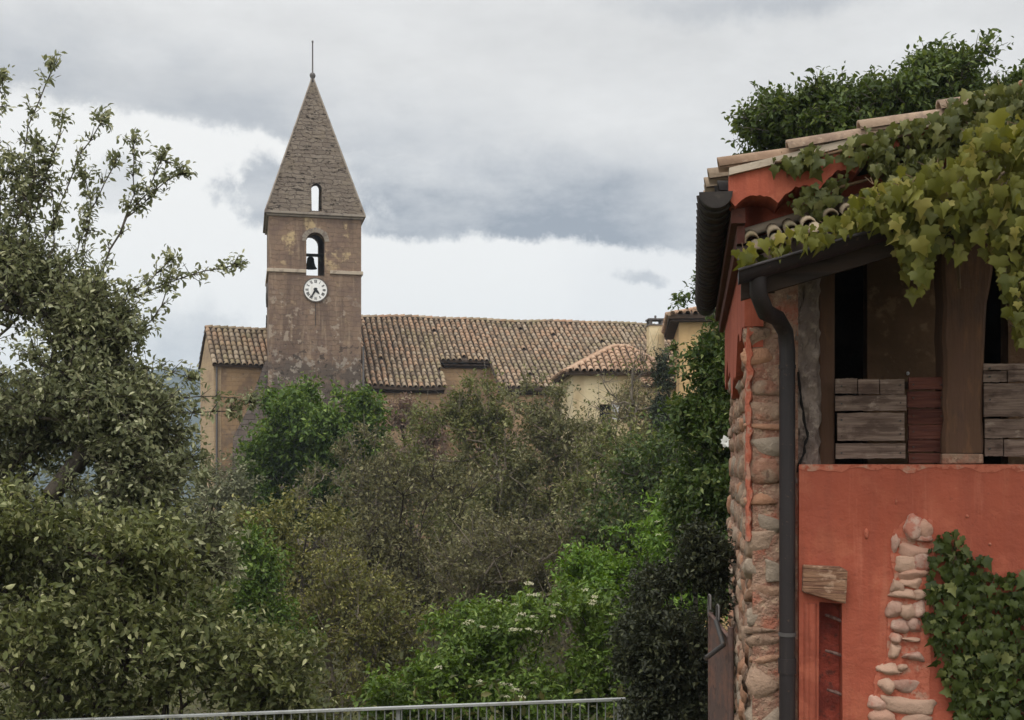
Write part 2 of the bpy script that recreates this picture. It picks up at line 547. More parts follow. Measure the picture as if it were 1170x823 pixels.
    if flowers:
        fm, nf, fs, zmin = flowers[:4]
        cand = np.where(end[:, 2] > np.quantile(end[:, 2], zmin))[0]
        front = np.argsort(end[cand][:, 1] - end[cand][:, 2] * .8)[: nf * 3]
        sel = rng.choice(cand[front], nf)
        # flat heads of tiny florets
        k = flowers[4]
        c0 = end[sel] + np.array([0, -.05, .04])
        hw = fs * rng.uniform(.55, 1.2, nf)
        cc = np.repeat(c0, k, 0); hh = np.repeat(hw, k)
        rd_ = np.sqrt(rng.random(len(cc))); th = rng.uniform(0, 6.28, len(cc))
        pp = cc + np.stack([np.cos(th) * rd_ * hh, np.sin(th) * rd_ * hh, rng.normal(size=len(cc)) * hh * .12 - .25 * hh * rd_ ** 2], 1)
        axf = norm(rng.normal(size=pp.shape) + np.array([0, 0, .3])); nrf = norm(np.array([0, -.3, 1]) + rng.normal(size=pp.shape) * .3)
        link('blossoms', leaf_mesh(name + '_blossoms', pp - base, axf, nrf, hh * rng.uniform(.25, .45, len(hh)), LEAF_SMALL), fm, root)
    return root

# ------------------------------------------------------------------ sky, sun, camera
SUN_EL, SUN_AZ = R(60), R(205)      # high, behind and to the left of the viewer, through thick cloud
def build_world():
    w = bpy.data.worlds.new('World'); SC.world = w; w.use_nodes = True
    nt = NT(w.node_tree); nt.n.clear()
    out = nt.new('ShaderNodeOutputWorld'); bg = nt.new('ShaderNodeBackground')
    nt.l.new(bg.outputs[0], out.inputs[0])
    sky = nt.new('ShaderNodeTexSky', sky_type='NISHITA'); sky.sun_disc = False
    sky.sun_elevation = SUN_EL; sky.sun_rotation = SUN_AZ
    d = nt.new('ShaderNodeTexCoord').outputs['Generated']
    s = nt.new('ShaderNodeSeparateXYZ'); nt.put(s.inputs[0], d)
    dx, dy, dz = s.outputs
    dyc = nt.m('MAXIMUM', dy, .12)
    U = nt.m('DIVIDE', dx, dyc); V = nt.m('DIVIDE', dz, dyc)      # bearings as tangents
    n1 = nt.noise(d, 5.5, 8, .62, 'Color')
    n2 = nt.noise(d, 17, 8, .66, 'Color')
    a = nt.new('ShaderNodeSeparateColor'); nt.put(a.inputs[0], n1)
    b = nt.new('ShaderNodeSeparateColor'); nt.put(b.inputs[0], n2)
    def wob(i, k1, k2): return nt.m('ADD', nt.m('MULTIPLY', nt.m('SUBTRACT', a.outputs[i], .5), k1), nt.m('MULTIPLY', nt.m('SUBTRACT', b.outputs[i], .5), k2))
    Uw = nt.m('ADD', U, wob(0, .16, .10)); Vw = nt.m('ADD', V, wob(1, .06, .045))
    u = lambda px: (px - HX) / FPX
    v = lambda py: (HY - py) / FPX
    def ell(px, py, rx, ry, i, o):
        ex = nt.m('DIVIDE', nt.m('SUBTRACT', Uw, u(px)), rx / FPX); ey = nt.m('DIVIDE', nt.m('SUBTRACT', Vw, v(py)), ry / FPX)
        r = nt.m('SQRT', nt.m('ADD', nt.m('MULTIPLY', ex, ex), nt.m('MULTIPLY', ey, ey)))
        return nt.step(r, o, i)
    def line(x0, y0, x1, y1):     # signed height above a slanted line
        k = (v(y1) - v(y0)) / (u(x1) - u(x0))
        return nt.m('SUBTRACT', Vw, nt.m('ADD', nt.m('MULTIPLY', nt.m('SUBTRACT', Uw, u(x0)), k), v(y0)))
    mx = lambda p, q: nt.m('MAXIMUM', p, q)
    mul = lambda *q: q[0] if len(q) == 1 else nt.m('MULTIPLY', q[0], mul(*q[1:]))
    # brightness of the cloud deck by height, with soft billows
    base = nt.step(V, .12, .40, .93, .78)
    bil = nt.m('ADD', nt.m('MULTIPLY', nt.m('SUBTRACT', nt.noise(nt.vscale(d, (1, 1, 2.2)), 3.2, 9, .6), .5), .30), nt.m('MULTIPLY', nt.m('SUBTRACT', nt.noise(nt.vscale(d, (1, 1, 2.6)), 11, 8, .62), .5), .22))
    Lm = nt.m('ADD', base, nt.m('MULTIPLY', bil, nt.step(V, .14, .30)))
    # bright gap of thin cloud low over the horizon
    h1 = line(60, 118, 480, 196)
    gap = mul(nt.step(h1, .006, -.005), ell(250, 300, 420, 260, .7, 1.1))
    Lm = nt.m('ADD', nt.m('MULTIPLY', Lm, nt.m('SUBTRACT', 1.0, gap)), nt.m('MULTIPLY', gap, .97))
    # slate band above the gap
    band = mul(nt.step(h1, -.003, .012), nt.step(h1, .10, .015), nt.step(Uw, u(760), u(330)))
    # long dark cloud right of the tower
    h2 = line(420, 278, 800, 284)
    c2 = mul(nt.step(h2, -.003, .008), nt.step(h2, .115, .022), nt.step(Uw, u(365), u(425)), nt.step(Uw, u(1000), u(640)))
    c3 = nt.m('MULTIPLY', ell(296, 222, 46, 46, .6, 1.1), .72)
    c4 = nt.m('MULTIPLY', ell(738, 318, 40, 12, .3, 1.2), .6)
    c5 = nt.m('MULTIPLY', ell(128, 205, 34, 40, .5, 1.1), .35)
    c6 = nt.m('MULTIPLY', ell(870, 0, 170, 24, .1, 1.3), .55)
    c7 = nt.m('MULTIPLY', ell(215, 395, 60, 50, .2, 1.2), .6)
    dark = nt.m('MINIMUM', nt.m('ADD', mx(nt.m('MULTIPLY', band, .55), mx(nt.m('MULTIPLY', c2, 1.0), mx(c3, mx(c4, c5)))), mx(c6, c7)), 1.0)
    tex = nt.step(nt.noise(nt.vscale(d, (1, 1, 2.4)), 9, 8, .64), .28, .72, .62, 1.18)
    dark = nt.m('MINIMUM', nt.m('MULTIPLY', dark, tex), 1.0)
    ad = nt.new('ShaderNodeCombineColor')
    for i, k in enumerate((1.0, .996, .985)): nt.put(ad.inputs[i], nt.m('MULTIPLY', Lm, k))
    c = nt.mix(gap, ad.outputs[0], (.99, .98, .955))
    c = nt.mix(dark, c, (.31, .345, .40))
    # an overcast dome grows brighter towards the zenith and on the sun's side
    zen = nt.step(dz, .34, .85, 1.0, 2.5)
    back = nt.step(dy, .1, -.7, 1.0, 1.45)
    below = nt.step(dz, -.15, -.02, .25, 1.0)
    k = mul(zen, back, below)
    vm = nt.new('ShaderNodeVectorMath', operation='SCALE'); nt.put(vm.inputs[0], c); nt.put(vm.inputs['Scale'], nt.m('MULTIPLY', k, 10.0))
    fin = nt.mix(.96, sky.outputs[0], vm.outputs[0])
    nt.put(bg.inputs[0], fin); bg.inputs[1].default_value = .1
build_world()

sun = bpy.data.lights.new('sun', 'SUN'); sun.energy = 1.1; sun.angle = R(25); sun.color = (1, .965, .91)
so = bpy.data.objects.new('sun', sun); COL.objects.link(so)
# Nishita rotation: 0 = +Y, clockwise seen from above
sd = Vector((math.sin(SUN_AZ) * math.cos(SUN_EL), math.cos(SUN_AZ) * math.cos(SUN_EL), math.sin(SUN_EL)))
so.rotation_euler = sd.to_track_quat('Z', 'Y').to_euler()

cam = bpy.data.cameras.new('camera'); cam.sensor_width = 36; cam.lens = 36 * FPX / 1170
cam.shift_y = (HY - 411.5) / 1170; cam.clip_end = 6000; cam.clip_start = .05
co_ = bpy.data.objects.new('camera', cam); COL.objects.link(co_); co_.rotation_euler = (R(90), 0, 0); SC.camera = co_
SC.view_settings.view_transform = 'Standard'; SC.view_settings.look = 'None'; SC.view_settings.exposure = 0; SC.view_settings.gamma = 1
SC.view_settings.use_curve_mapping = False
SC.render.engine = 'CYCLES'
SC.cycles.max_bounces = 6; SC.cycles.diffuse_bounces = 3; SC.cycles.glossy_bounces = 2; SC.cycles.transmission_bounces = 4; SC.cycles.volume_bounces = 0
SC.cycles.use_denoising = True

# ------------------------------------------------------------------ materials used
M = {}
M['tower'] = masonry('tower_render', srgb(132, 110, 93), srgb(124, 105, 90), srgb(118, 99, 85), .55, .28,
    [(.9, .45, .62, srgb(112, 94, 84), .8), (1.6, .56, .7, srgb(162, 140, 112), .7), (.8, .54, .62, srgb(186, 164, 126), .85, (16.6, 19.6, .6)),
     (3.2, .58, .68, srgb(88, 78, 70), .6), ((1.6, 1.6, .16), .50, .64, srgb(100, 84, 74), .75), ((3.5, 3.5, .3), .56, .68, srgb(158, 138, 116), .5), (1.2, .34, .5, srgb(88, 79, 72), .9, (-6, 11.2, .4)),
     (2.6, .56, .62, srgb(148, 138, 126), .85, (-6, 11.8, .5)), (3.4, .56, .62, srgb(60, 54, 50), .8, (-6, 12.2, .5)), (1.7, .56, .61, srgb(160, 146, 130), .75, (11.6, 14.6, .6)), (5, .60, .66, srgb(92, 80, 70), .6)], .012, .015, .3)
M['spire'] = masonry('spire_stone', srgb(158, 145, 130), srgb(140, 127, 114), srgb(112, 100, 91), .62, .26,
    [(1.1, .5, .66, srgb(152, 138, 120), .7), (3.5, .60, .66, srgb(74, 66, 60), .85), ((2.2, 2.2, 6.5), .57, .63, srgb(66, 58, 52), .9), (5, .60, .67, srgb(176, 164, 148), .7)], .018, .05, .36)
M['church'] = masonry('church_render', srgb(164, 136, 104), srgb(156, 130, 100), srgb(150, 124, 98), .5, .26,
    [(.7, .45, .62, srgb(128, 108, 92), .8), (2, .55, .66, srgb(170, 146, 118), .6), (1.4, .45, .6, srgb(128, 112, 98), .8, (-6, 7.5, .9)), (4, .6, .68, srgb(102, 90, 80), .5)], .012, .02, .12)
M['gable'] = masonry('gable_render', srgb(176, 152, 122), srgb(168, 146, 118), srgb(150, 130, 106), .6, .3, [(.8, .5, .65, srgb(150, 128, 106), .8)], .01, .01, .1)
M['buttress'] = masonry('buttress_stone', srgb(112, 102, 96), srgb(100, 90, 84), srgb(80, 72, 68), .6, .3, [(1, .5, .65, srgb(124, 110, 100), .7)], .02, .04, .15)
M['cornice'] = surf('cornice_stone', srgb(140, 130, 118), [(2, .5, .65, srgb(112, 102, 94))], .9, [(6, .02)])
M['stone_light'] = surf('pale_stone', srgb(172, 158, 140), [(3, .5, .65, srgb(140, 126, 112))], .9, [(6, .02)])
M['tile'] = surf('canal_tile', srgb(168, 140, 116), [(.22, .44, .58, srgb(140, 130, 104), .85), (1.2, .54, .7, srgb(166, 124, 98), .5), (9, .56, .68, srgb(92, 90, 74), .6)], .9, [(20, .01)],
    (.8, 1.12, srgb(160, 144, 124), srgb(132, 116, 99)), .15)
M['tile_old'] = surf('lichen_tile', srgb(112, 98, 82), [(.4, .42, .62, srgb(112, 108, 84), .8), (2, .52, .7, srgb(150, 116, 92), .5), (8, .54, .66, srgb(84, 86, 62), .7)], .9, [(20, .01)],
    (.68, 1.2, srgb(160, 144, 122), srgb(96, 88, 72)), .15)
M['tile_red'] = surf('orange_tile', srgb(180, 152, 128), [(1, .45, .6, srgb(170, 138, 114)), (6, .55, .7, srgb(146, 120, 100), .7)], .9, [(20, .01)], (.85, 1.1), .15)
M['tile_bed'] = surf('channel_tile', srgb(70, 57, 47), [(2, .45, .65, srgb(54, 46, 40))], .95, [(12, .01)])
M['tile_verge'] = surf('verge_tile', srgb(156, 134, 114), [(5, .44, .60, srgb(128, 108, 94), .85), (14, .55, .68, srgb(120, 104, 92), .7), (30, .58, .7, srgb(188, 174, 156), .6)], .9, [(40, .004), (12, .008)], (.82, 1.08, srgb(168, 134, 106)), .15)
M['tile_dark'] = surf('blackened_tile', srgb(60, 55, 52), [(6, .5, .66, srgb(48, 44, 44)), (16, .56, .7, srgb(82, 76, 68), .6)], .8, [(30, .004)], (.8, 1.15), .2)
M['iron'] = surf('dark_iron', srgb(70, 68, 66), [(8, .5, .65, srgb(86, 70, 58))], .6, [(40, .002)], metal=.6)
M['dial'] = surf('clock_enamel', (.80, .79, .76), [((5, 5, 1.2), .5, .7, (.62, .58, .52), .6), (9, .58, .7, (.55, .48, .4), .5)], rough=.45)
M['black'] = surf('black_paint', (.012, .012, .013), rough=.5)
M['dial_rim'] = surf('clock_rim', srgb(92, 84, 78), rough=.7)
M['bell'] = surf('bell_bronze', srgb(58, 52, 44), [(4, .5, .65, srgb(44, 48, 42))], .5, metal=.5)
M['wood_dark'] = surf('dark_timber', srgb(58, 46, 38), [((2, 2, 20), .45, .6, srgb(44, 36, 31))], .9, [((4, 4, 40), .01)])
M['zinc'] = surf('zinc_pipe', srgb(96, 92, 90), [(3, .5, .65, srgb(80, 76, 74))], .6)
M['cream'] = surf('cream_render', srgb(218, 202, 166), [(.5, .45, .65, srgb(190, 168, 128)), (2.5, .55, .7, srgb(214, 196, 156), .6), ((1, 1, .2), .55, .7, srgb(170, 148, 116), .5)], .95, [(8, .01)])
M['tan'] = surf('tan_render', srgb(196, 164, 118), [(.6, .45, .65, srgb(176, 146, 108)), ((1, 1, .25), .55, .7, srgb(160, 132, 100), .5)], .95, [(8, .01)])
M['shutter'] = surf('pale_shutter', srgb(206, 206, 206), [((1, 1, 14), .5, .6, srgb(180, 182, 184))], .7)
M['glass'] = surf('dark_glass', srgb(40, 42, 46), rough=.12, spec=.5)
# the ochre house
ORANGE = srgb(164, 87, 66)
M['orange'] = surf('ochre_render', ORANGE, [((3.2, 3.2, .22), .52, .63, srgb(124, 66, 51), .7), ((7, 7, .35), .60, .70, srgb(184, 122, 96), .4), (2.2, .60, .66, srgb(182, 112, 84), .5), (.8, .55, .66, srgb(146, 72, 52), .6), ((9, 9, .5), .64, .72, srgb(104, 66, 54), .35), (1.3, .40, .66, srgb(150, 77, 58), .8), (4.5, .52, .7, srgb(171, 97, 74), .6), ((5, 5, .5), .50, .70, srgb(142, 75, 59), .6), ((14, 14, .8), .58, .74, srgb(190, 116, 92), .4), (22, .63, .70, srgb(132, 72, 56), .5), (60, .66, .72, srgb(200, 138, 116), .4)], .9, [(3, .03), (18, .006), (70, .002)], spec=.2)
M['orange_edge'] = surf('chipped_render_edge', srgb(172, 98, 76), [(9, .50, .62, srgb(166, 124, 104)), (25, .5, .62, srgb(152, 80, 60))], .95, [(30, .01)])
M['niche'] = surf('niche_render', srgb(158, 76, 60), [(6, .42, .62, srgb(126, 60, 50)), (20, .52, .66, srgb(92, 58, 50), .8)], .95, [(10, .02), (40, .006)])
M['quoin'] = surf('quoin_stone', srgb(154, 130, 110), [(5, .42, .60, srgb(140, 112, 94), .85), (13, .52, .64, srgb(186, 158, 134), .7), (24, .54, .64, srgb(108, 86, 74), .8), (3.5, .57, .66, srgb(166, 100, 78), .4)], .95, [(9, .03), (34, .01), (90, .003)],
    (.82, 1.1, srgb(168, 126, 100), srgb(150, 136, 120)), .12)
M['mortar'] = surf('rough_mortar', srgb(160, 130, 110), [(7, .42, .62, srgb(146, 104, 86)), (22, .54, .66, srgb(188, 160, 134), .8), (4, .58, .66, srgb(170, 96, 74), .7), (40, .6, .7, srgb(96, 74, 64), .7)], .98, [(14, .05), (45, .02)])
M['pebble'] = surf('wall_pebble', srgb(178, 146, 130), [(6, .42, .62, srgb(158, 120, 104), .8), (20, .54, .68, srgb(192, 168, 150), .6), (9, .52, .62, srgb(164, 92, 72), .7), (45, .58, .68, srgb(128, 92, 78), .6)], .85, [(25, .008), (80, .003)], (.84, 1.08, srgb(174, 136, 116), srgb(172, 142, 122)), .2)
M['pier'] = surf('grey_crumbling_render', srgb(138, 124, 114), [(4, .42, .62, srgb(112, 98, 90)), (12, .52, .66, srgb(160, 146, 134), .8), (30, .58, .68, srgb(84, 72, 64), .7)], .98, [(9, .04), (30, .02)])
M['crack'] = surf('pier_crack', (.012, .01, .009), rough=1)
M['pipe'] = surf('brown_downpipe', srgb(40, 34, 34), [(5, .5, .68, srgb(32, 28, 28), .8), ((26, 26, 1.0), .54, .68, srgb(60, 52, 49), .6), (30, .62, .7, srgb(98, 74, 60), .6)], .55, [(60, .0008)], spec=.35)
M['plank_grey'] = surf('weathered_plank', srgb(124, 106, 95), [((3, 3, 34), .40, .62, srgb(92, 76, 67), .9), ((1.4, 6, 70), .5, .68, srgb(152, 134, 120), .6), ((4, 4, 9), .52, .66, srgb(72, 57, 50), .8), ((7, 7, 10), .60, .7, srgb(170, 154, 140), .5)], .92, [((4, 4, 90), .010), (60, .002)], (.82, 1.12), .15)
M['plank_red'] = surf('red_brown_plank', srgb(100, 62, 52), [((3, 3, 50), .40, .62, srgb(78, 46, 40), .9), ((2, 6, 120), .54, .68, srgb(128, 86, 70), .6)], .92, [((4, 4, 80), .010)], (.75, 1.15), .15)
M['post'] = surf('earth_brown_post', srgb(88, 65, 49), [((5, 5, 1), .42, .64, srgb(92, 68, 55), .8), ((14, 14, 3), .52, .68, srgb(116, 84, 60), .6), ((6, 6, 2), .58, .68, srgb(78, 60, 50), .7)], .95, [((30, 30, 3), .012), (40, .003)])
M['inner'] = surf('loggia_back_wall', srgb(96, 75, 54), [(2, .42, .64, srgb(122, 94, 70), .8), (9, .54, .68, srgb(160, 130, 98), .5), (25, .6, .7, srgb(92, 72, 58), .5)], .95, [(8, .02)])
M['inner_dark'] = surf('dark_lining_timber', srgb(58, 48, 42), [((2, 10, 2), .45, .6, srgb(42, 35, 32))], .95, [(10, .02)])  # dark brown timber tone of the loggia lining
M['lintel'] = surf('old_lintel_wood', srgb(142, 108, 84), [((3, 3, 40), .40, .62, srgb(96, 66, 52), .9), ((10, 4, 16), .54, .66, srgb(176, 146, 122), .7), ((3, 3, 14), .56, .66, srgb(66, 46, 38), .8)], .95, [((5, 5, 60), .016), (30, .006)])
M['eave_shaded'] = surf('shaded_render', srgb(96, 62, 53), [(4, .45, .62, srgb(92, 58, 50)), (15, .55, .68, srgb(70, 52, 46), .7)], .95, [(12, .01)])  # red-brown render, its colour darkened to paint in the shade under the eave
M['rust'] = surf('rusty_iron', srgb(92, 74, 68), [(6, .45, .62, srgb(112, 82, 70)), (18, .54, .66, srgb(74, 60, 56), .8), ((30, 30, 2), .56, .7, srgb(122, 100, 88), .4)], .8, [(40, .003)], metal=.2)
M['bar'] = surf('pitted_bar', srgb(116, 92, 84), [(30, .45, .6, srgb(84, 56, 48))], .8)
M['rail'] = surf('galvanised_rail', srgb(168, 170, 168), [(4, .45, .65, srgb(148, 148, 146)), (20, .58, .7, srgb(124, 112, 100), .6)], .5, metal=.5)
M['rail_bar'] = surf('galvanised_bar', srgb(138, 140, 136), [(4, .45, .65, srgb(112, 114, 110))], .6, metal=.3)
# vegetation
M['bark'] = surf('grey_bark', srgb(92, 84, 74), [((8, 8, 2), .42, .62, srgb(66, 60, 54))], .95, [((20, 20, 4), .02)])
M['bark_pale'] = surf('pale_twig_bark', srgb(122, 112, 98), [((6, 6, 1), .42, .62, srgb(88, 80, 70))], .95)
M['bark_dark'] = surf('dark_bark', srgb(64, 54, 46), [((8, 8, 2), .42, .62, srgb(44, 38, 34))], .95, [((20, 20, 4), .02)])
M['stem'] = surf('vine_stem', srgb(104, 84, 62), [((20, 20, 4), .42, .62, srgb(74, 60, 46))], .9)
G = lambda *c: srgb(*c)
M['l_left'] = leafmat('leaf_olive_grey', G(88, 94, 64), G(130, 134, 98), G(188, 188, 150), .36, .5)
M['l_left_low'] = leafmat('leaf_olive', G(68, 75, 42), G(108, 114, 66), G(172, 172, 126), .34, .5)
M['l_fresh'] = leafmat('leaf_fresh_green', G(56, 77, 28), G(90, 114, 46), G(122, 140, 70), .32, .45)
M['l_elder'] = leafmat('leaf_elder', G(62, 84, 30), G(100, 124, 48), G(132, 150, 80), .3, .45)
M['l_bright'] = leafmat('leaf_bright_green', G(64, 92, 28), G(106, 138, 48), G(136, 160, 80), .32, .45)
M['l_climb'] = leafmat('leaf_climber', G(44, 60, 25), G(74, 93, 39), G(114, 124, 72), .3, .42)
M['l_sparse'] = leafmat('leaf_half_open', G(79, 80, 50), G(109, 109, 69), G(150, 145, 108), .3, .6)
M['l_sparse2'] = leafmat('leaf_young_olive', G(76, 80, 44), G(108, 112, 62), G(148, 146, 100), .3, .6)
M['l_brown'] = leafmat('leaf_brownish', G(79, 77, 50), G(106, 104, 68), G(142, 137, 100), .3, .6)
M['l_dark'] = leafmat('leaf_purple_dark', G(42, 46, 34), G(60, 64, 44), G(94, 98, 70), .2, .5)
M['l_olive'] = leafmat('leaf_yellow_olive', G(76, 78, 38), G(112, 112, 56), G(160, 154, 96), .3, .5)
M['l_greygreen'] = leafmat('leaf_grey_green', G(84, 88, 64), G(116, 118, 88), G(150, 150, 120), .3, .6)
M['l_mauve'] = leafmat('leaf_mauve', G(106, 86, 76), G(136, 114, 98), G(150, 138, 108), .25, .6)
M['l_cream'] = leafmat('leaf_cream', G(112, 108, 74), G(158, 150, 112), G(200, 190, 156), .3, .6)
M['l_cypress'] = leafmat('leaf_cypress', G(40, 48, 36), G(64, 72, 50), G(92, 96, 72), .15, .6)
M['l_behind'] = leafmat('leaf_mid_green', G(52, 66, 28), G(84, 100, 46), G(108, 120, 62), .28, .5)
M['l_vine'] = leafmat('leaf_creeper', G(66, 72, 34), G(100, 104, 56), G(126, 126, 78), .3, .38, 3)
M['l_hang'] = leafmat('leaf_hanging_vine', G(74, 80, 32), G(124, 123, 56), G(150, 142, 76), .34, .5, 3)
M['l_ivy'] = leafmat('leaf_ivy', G(44, 56, 22), G(74, 84, 36), G(110, 114, 66), .2, .5, 5)
M['l_under'] = leafmat('leaf_undergrowth', G(52, 58, 32), G(84, 86, 48), G(116, 112, 68), .25, .6)
M['petal'] = leafmat('petal_cream', G(206, 200, 168), G(228, 224, 198), None, .35, .6)
M['rose'] = leafmat('petal_white', G(226, 226, 220), G(240, 240, 236), None, .3, .6)
M['soil'] = surf('grassy_soil', srgb(70, 66, 46), [(.6, .42, .62, srgb(82, 84, 48)), (3, .52, .68, srgb(60, 52, 40), .8)], 1, [(4, .05)])
M['hill'] = surf('wooded_hill', srgb(50, 60, 54), [(.01, .42, .6, srgb(40, 50, 50)), (.05, .5, .64, srgb(62, 70, 60), .6)], 1, [(.06, 4)])

# ------------------------------------------------------------------ ground and hills
def build_ground():
    xs = np.unique(np.concatenate([np.linspace(-40, 40, 81), np.linspace(-400, 400, 41), np.linspace(-3000, 3000, 13)]))
    ys = np.unique(np.concatenate([np.linspace(-30, 75, 106), np.linspace(75, 400, 30), np.linspace(400, 3000, 12)]))
    X, Y = np.meshgrid(xs, ys)
    V = np.stack([X, Y, gz(X, Y)], -1).reshape(-1, 3)
    nx = len(xs); I = []
    for j in range(len(ys) - 1):
        for i in range(nx - 1):
            k = j * nx + i
            I += [k, k + 1, k + nx + 1, k + nx]
    me = mesh_np('ground', V, np.array(I), np.full(len(I) // 4, 4), True)
    tag(link('ground', me, M['soil']), kind='structure')
build_ground()

def build_hills():
    rng = np.random.default_rng(5)
    xs = np.linspace(-1500, 1500, 220); ds = np.linspace(0, 1, 26)
    ph = rng.uniform(0, 6.28, 8)
    V = []
    for d in ds:
        for x in xs:
            crest = 78 + 26 * math.sin(x / 260 + ph[0]) + 14 * math.sin(x / 95 + ph[1]) + 6 * math.sin(x / 37 + ph[2]) + 3 * math.sin(x / 13 + ph[3])
            crest += 12 * math.exp(-((x + 330) / 160) ** 2)
            prof = math.sin(min(d * 1.35, 1) * math.pi / 2) ** 1.3 * (1 if d < .74 else 1 - (d - .74) * 1.6)
            z = -40 + (crest + 40) * prof + (5 * math.sin(x / 31 + d * 9 + ph[4]) + 4 * math.sin(x / 17 - d * 21 + ph[5])) * prof * (1 - prof * .6)
            V.append((x, 620 + d * 700 + 60 * math.sin(x / 180 + ph[6]), z))
    nx = len(xs); I = []
    for j in range(len(ds) - 1):
        for i in range(nx - 1):
            k = j * nx + i; I += [k, k + 1, k + nx + 1, k + nx]
    me = mesh_np('hills', np.array(V), np.array(I), np.full(len(I) // 4, 4), True)
    tag(link('hills', me, M['hill']), kind='structure')
build_hills()

def build_haze():
    m = bpy.data.materials.new('haze'); m.use_nodes = True
    nt = NT(m.node_tree); nt.n.clear()
    out = nt.new('ShaderNodeOutputMaterial'); pv = nt.new('ShaderNodeVolumePrincipled')
    pv.inputs['Color'].default_value = (.72, .86, 1, 1); pv.inputs['Density'].default_value = HAZE
    nt.l.new(pv.outputs[0], out.inputs['Volume'])
    b = MB(); b.box(-3100, 3100, -60, 3100, -45, 172)
    o = b.build('haze', m); tag(o, kind='stuff')
HAZE = .00034
USE_HAZE = True
if USE_HAZE: build_haze()

# ------------------------------------------------------------------ church
CY = 64.0
CF = Frame((307 - HX) / FPX * CY, CY, R(13.2))
def build_church():
    rng = random.Random(11)
    zg = -5.3
    root = empty('church', (CF.X, CF.Y, zg), CF.a)
    tag(root, 'old stone church with square clock tower, pointed spire and long tiled nave roof', 'church')
    o0 = (0, 0, zg)
    w = CF.pix(412.7, 300, 0)[0]; d = 5.5
    z = lambda py, v=0, px=360: CF.pix(px, py, v)[1]
    u = lambda px, v=0, py=300: CF.pix(px, py, v)[0]
    zc = z(249); ux0, ux1 = u(350), u(371)
    hole = arch(ux0, ux1, z(315), z(276))
    rect = lambda a, b, c, e: [(a, c), (b, c), (b, e), (a, e)]
    T = .75
    tw = MB()
    tw.wall(rect(0, w, zg, zc), [hole], 0, T)
    tw.wall(rect(0, w, zg, zc), [arch(ux0 - .05, ux1 - .05, z(315), z(276) + .75)], d - T, T)
    cm = d / 2; hv = (ux1 - ux0) / 2
    for uu in (0, w - T):
        tw.side(rect(T, d - T, zg, zc), [arch(cm - hv, cm + hv, z(315), z(276))], uu, T)
    tw.box(T, w - T, T, d - T, z(316) - .35, z(316) - .02)
    tower = tw.build('tower_wall', M['tower'], root, o0)
    # pale dressed surround of the belfry arch
    cm_ = MB()
    n = 11; c = (ux0 + ux1) / 2; r0 = (ux1 - ux0) / 2; zs = z(276)
    for i in range(n):
        a0, a1 = math.pi * i / n + .02, math.pi * (i + 1) / n - .02
        r1 = r0 + .26 + rng.uniform(-.04, .04)
        cm_.panel([(c + r0 * math.cos(a0), zs + r0 * math.sin(a0)), (c + r1 * math.cos(a0), zs + r1 * math.sin(a0)),
                   (c + r1 * math.cos(a1), zs + r1 * math.sin(a1)), (c + r0 * math.cos(a1), zs + r0 * math.sin(a1))], [],
                  lambda a, b: (a, -.03, b), lambda a, b: (a, .1, b))
    cm_.build('arch_stones', M['cornice'], tower, o0)
    sc = MB()                                     # string course, broken by the opening
    zz = z(310.5)
    sc.box(-.10, ux0 - .02, -.10, -.004, zz - .10, zz + .10); sc.box(ux1 + .30, w + .10, -.10, -.004, zz - .10, zz + .10)
    sc.box(-.10, -.004, 0, d, zz - .10, zz + .10); sc.box(w + .004, w + .10, 0, d, zz - .10, zz + .10)
    sc.box(-.10, w + .10, d + .004, d + .10, zz - .10, zz + .10)
    sc.build('string_course', M['stone_light'], tower, o0, .02)
    co = MB()
    for k, (e, za, zb) in enumerate(((.12, zc + .002, zc + .12), (.24, zc + .122, zc + .26))):
        co.box(-e, w + e, -e, d + e, za, zb)
    co.build('cornice', M['cornice'], tower, o0, .02)
    # spire, hollow, with a slit arch front and back
    zb = zc + .262; za = CF.pix(360, 88, d / 2)[1]; H = za - zb
    b0 = .18; cu, cv = w / 2, d / 2
    def face(x, h, nx, t):     # x along the face, h up it, t inwards
        k = 1 - h / H
        return k * (w / 2 + b0) - t
    slit_c = u(361.5, d * .1) - cu; sw = .30
    h0, h1 = CF.pix(361, 243, .3)[1] - zb, CF.pix(361, 216, .5)[1] - zb
    sp = MB()
    tri = [(-(w / 2 + b0), 0), (w / 2 + b0, 0), (0, H)]
    ds = (d / 2 + b0)
    hl = [(slit_c + p, h) for p, h in arch(-sw, sw, h0, h1)]
    fr = lambda x, h: (cu + x, cv - ds * (1 - h / H), zb + h)
    fb = lambda x, h: (cu + x * .86, cv - max(ds * (1 - h / H) - .6, 0), zb + min(h, H - 2.2))
    def addface(sign, hl):
        # slab with a hole only round the slit; apex stays solid
        f = lambda x, h: (cu + x, cv - sign * ds * (1 - h / H), zb + h)
        g = lambda x, h: (cu + x, cv - sign * max(ds * (1 - h / H) - .62, .0), zb + h)
        sp.panel(tri, [hl], f, f)             # outer skin
        kk = len(hl); vs = [f(*p) for p in hl] + [g(*p) for p in hl]
        sp.add(vs, [(i, (i + 1) % kk, (i + 1) % kk + kk, i + kk) for i in range(kk)])
    addface(1, hl); addface(-1, [(slit_c + .1 + p, h) for p, h in arch(-sw, sw, h0 + .2, h1 + .95)])
    for sg in (-1, 1):
        sp.add([(cu + sg * (w / 2 + b0), cv - ds, zb), (cu + sg * (w / 2 + b0), cv + ds, zb), (cu, cv, zb + H)], [(0, 1, 2)])
    spire = sp.build('spire', M['spire'], root, o0, recalc=False)
    ed = MB()                                     # weathered hip ridges
    for sx in (-1, 1):
        for sy in (-1, 1):
            ed.tube([(cu + sx * (w / 2 + b0) * (1 - t), cv + sy * ds * (1 - t), zb + H * t) for t in np.linspace(0, .985, 9)], .055, 6)
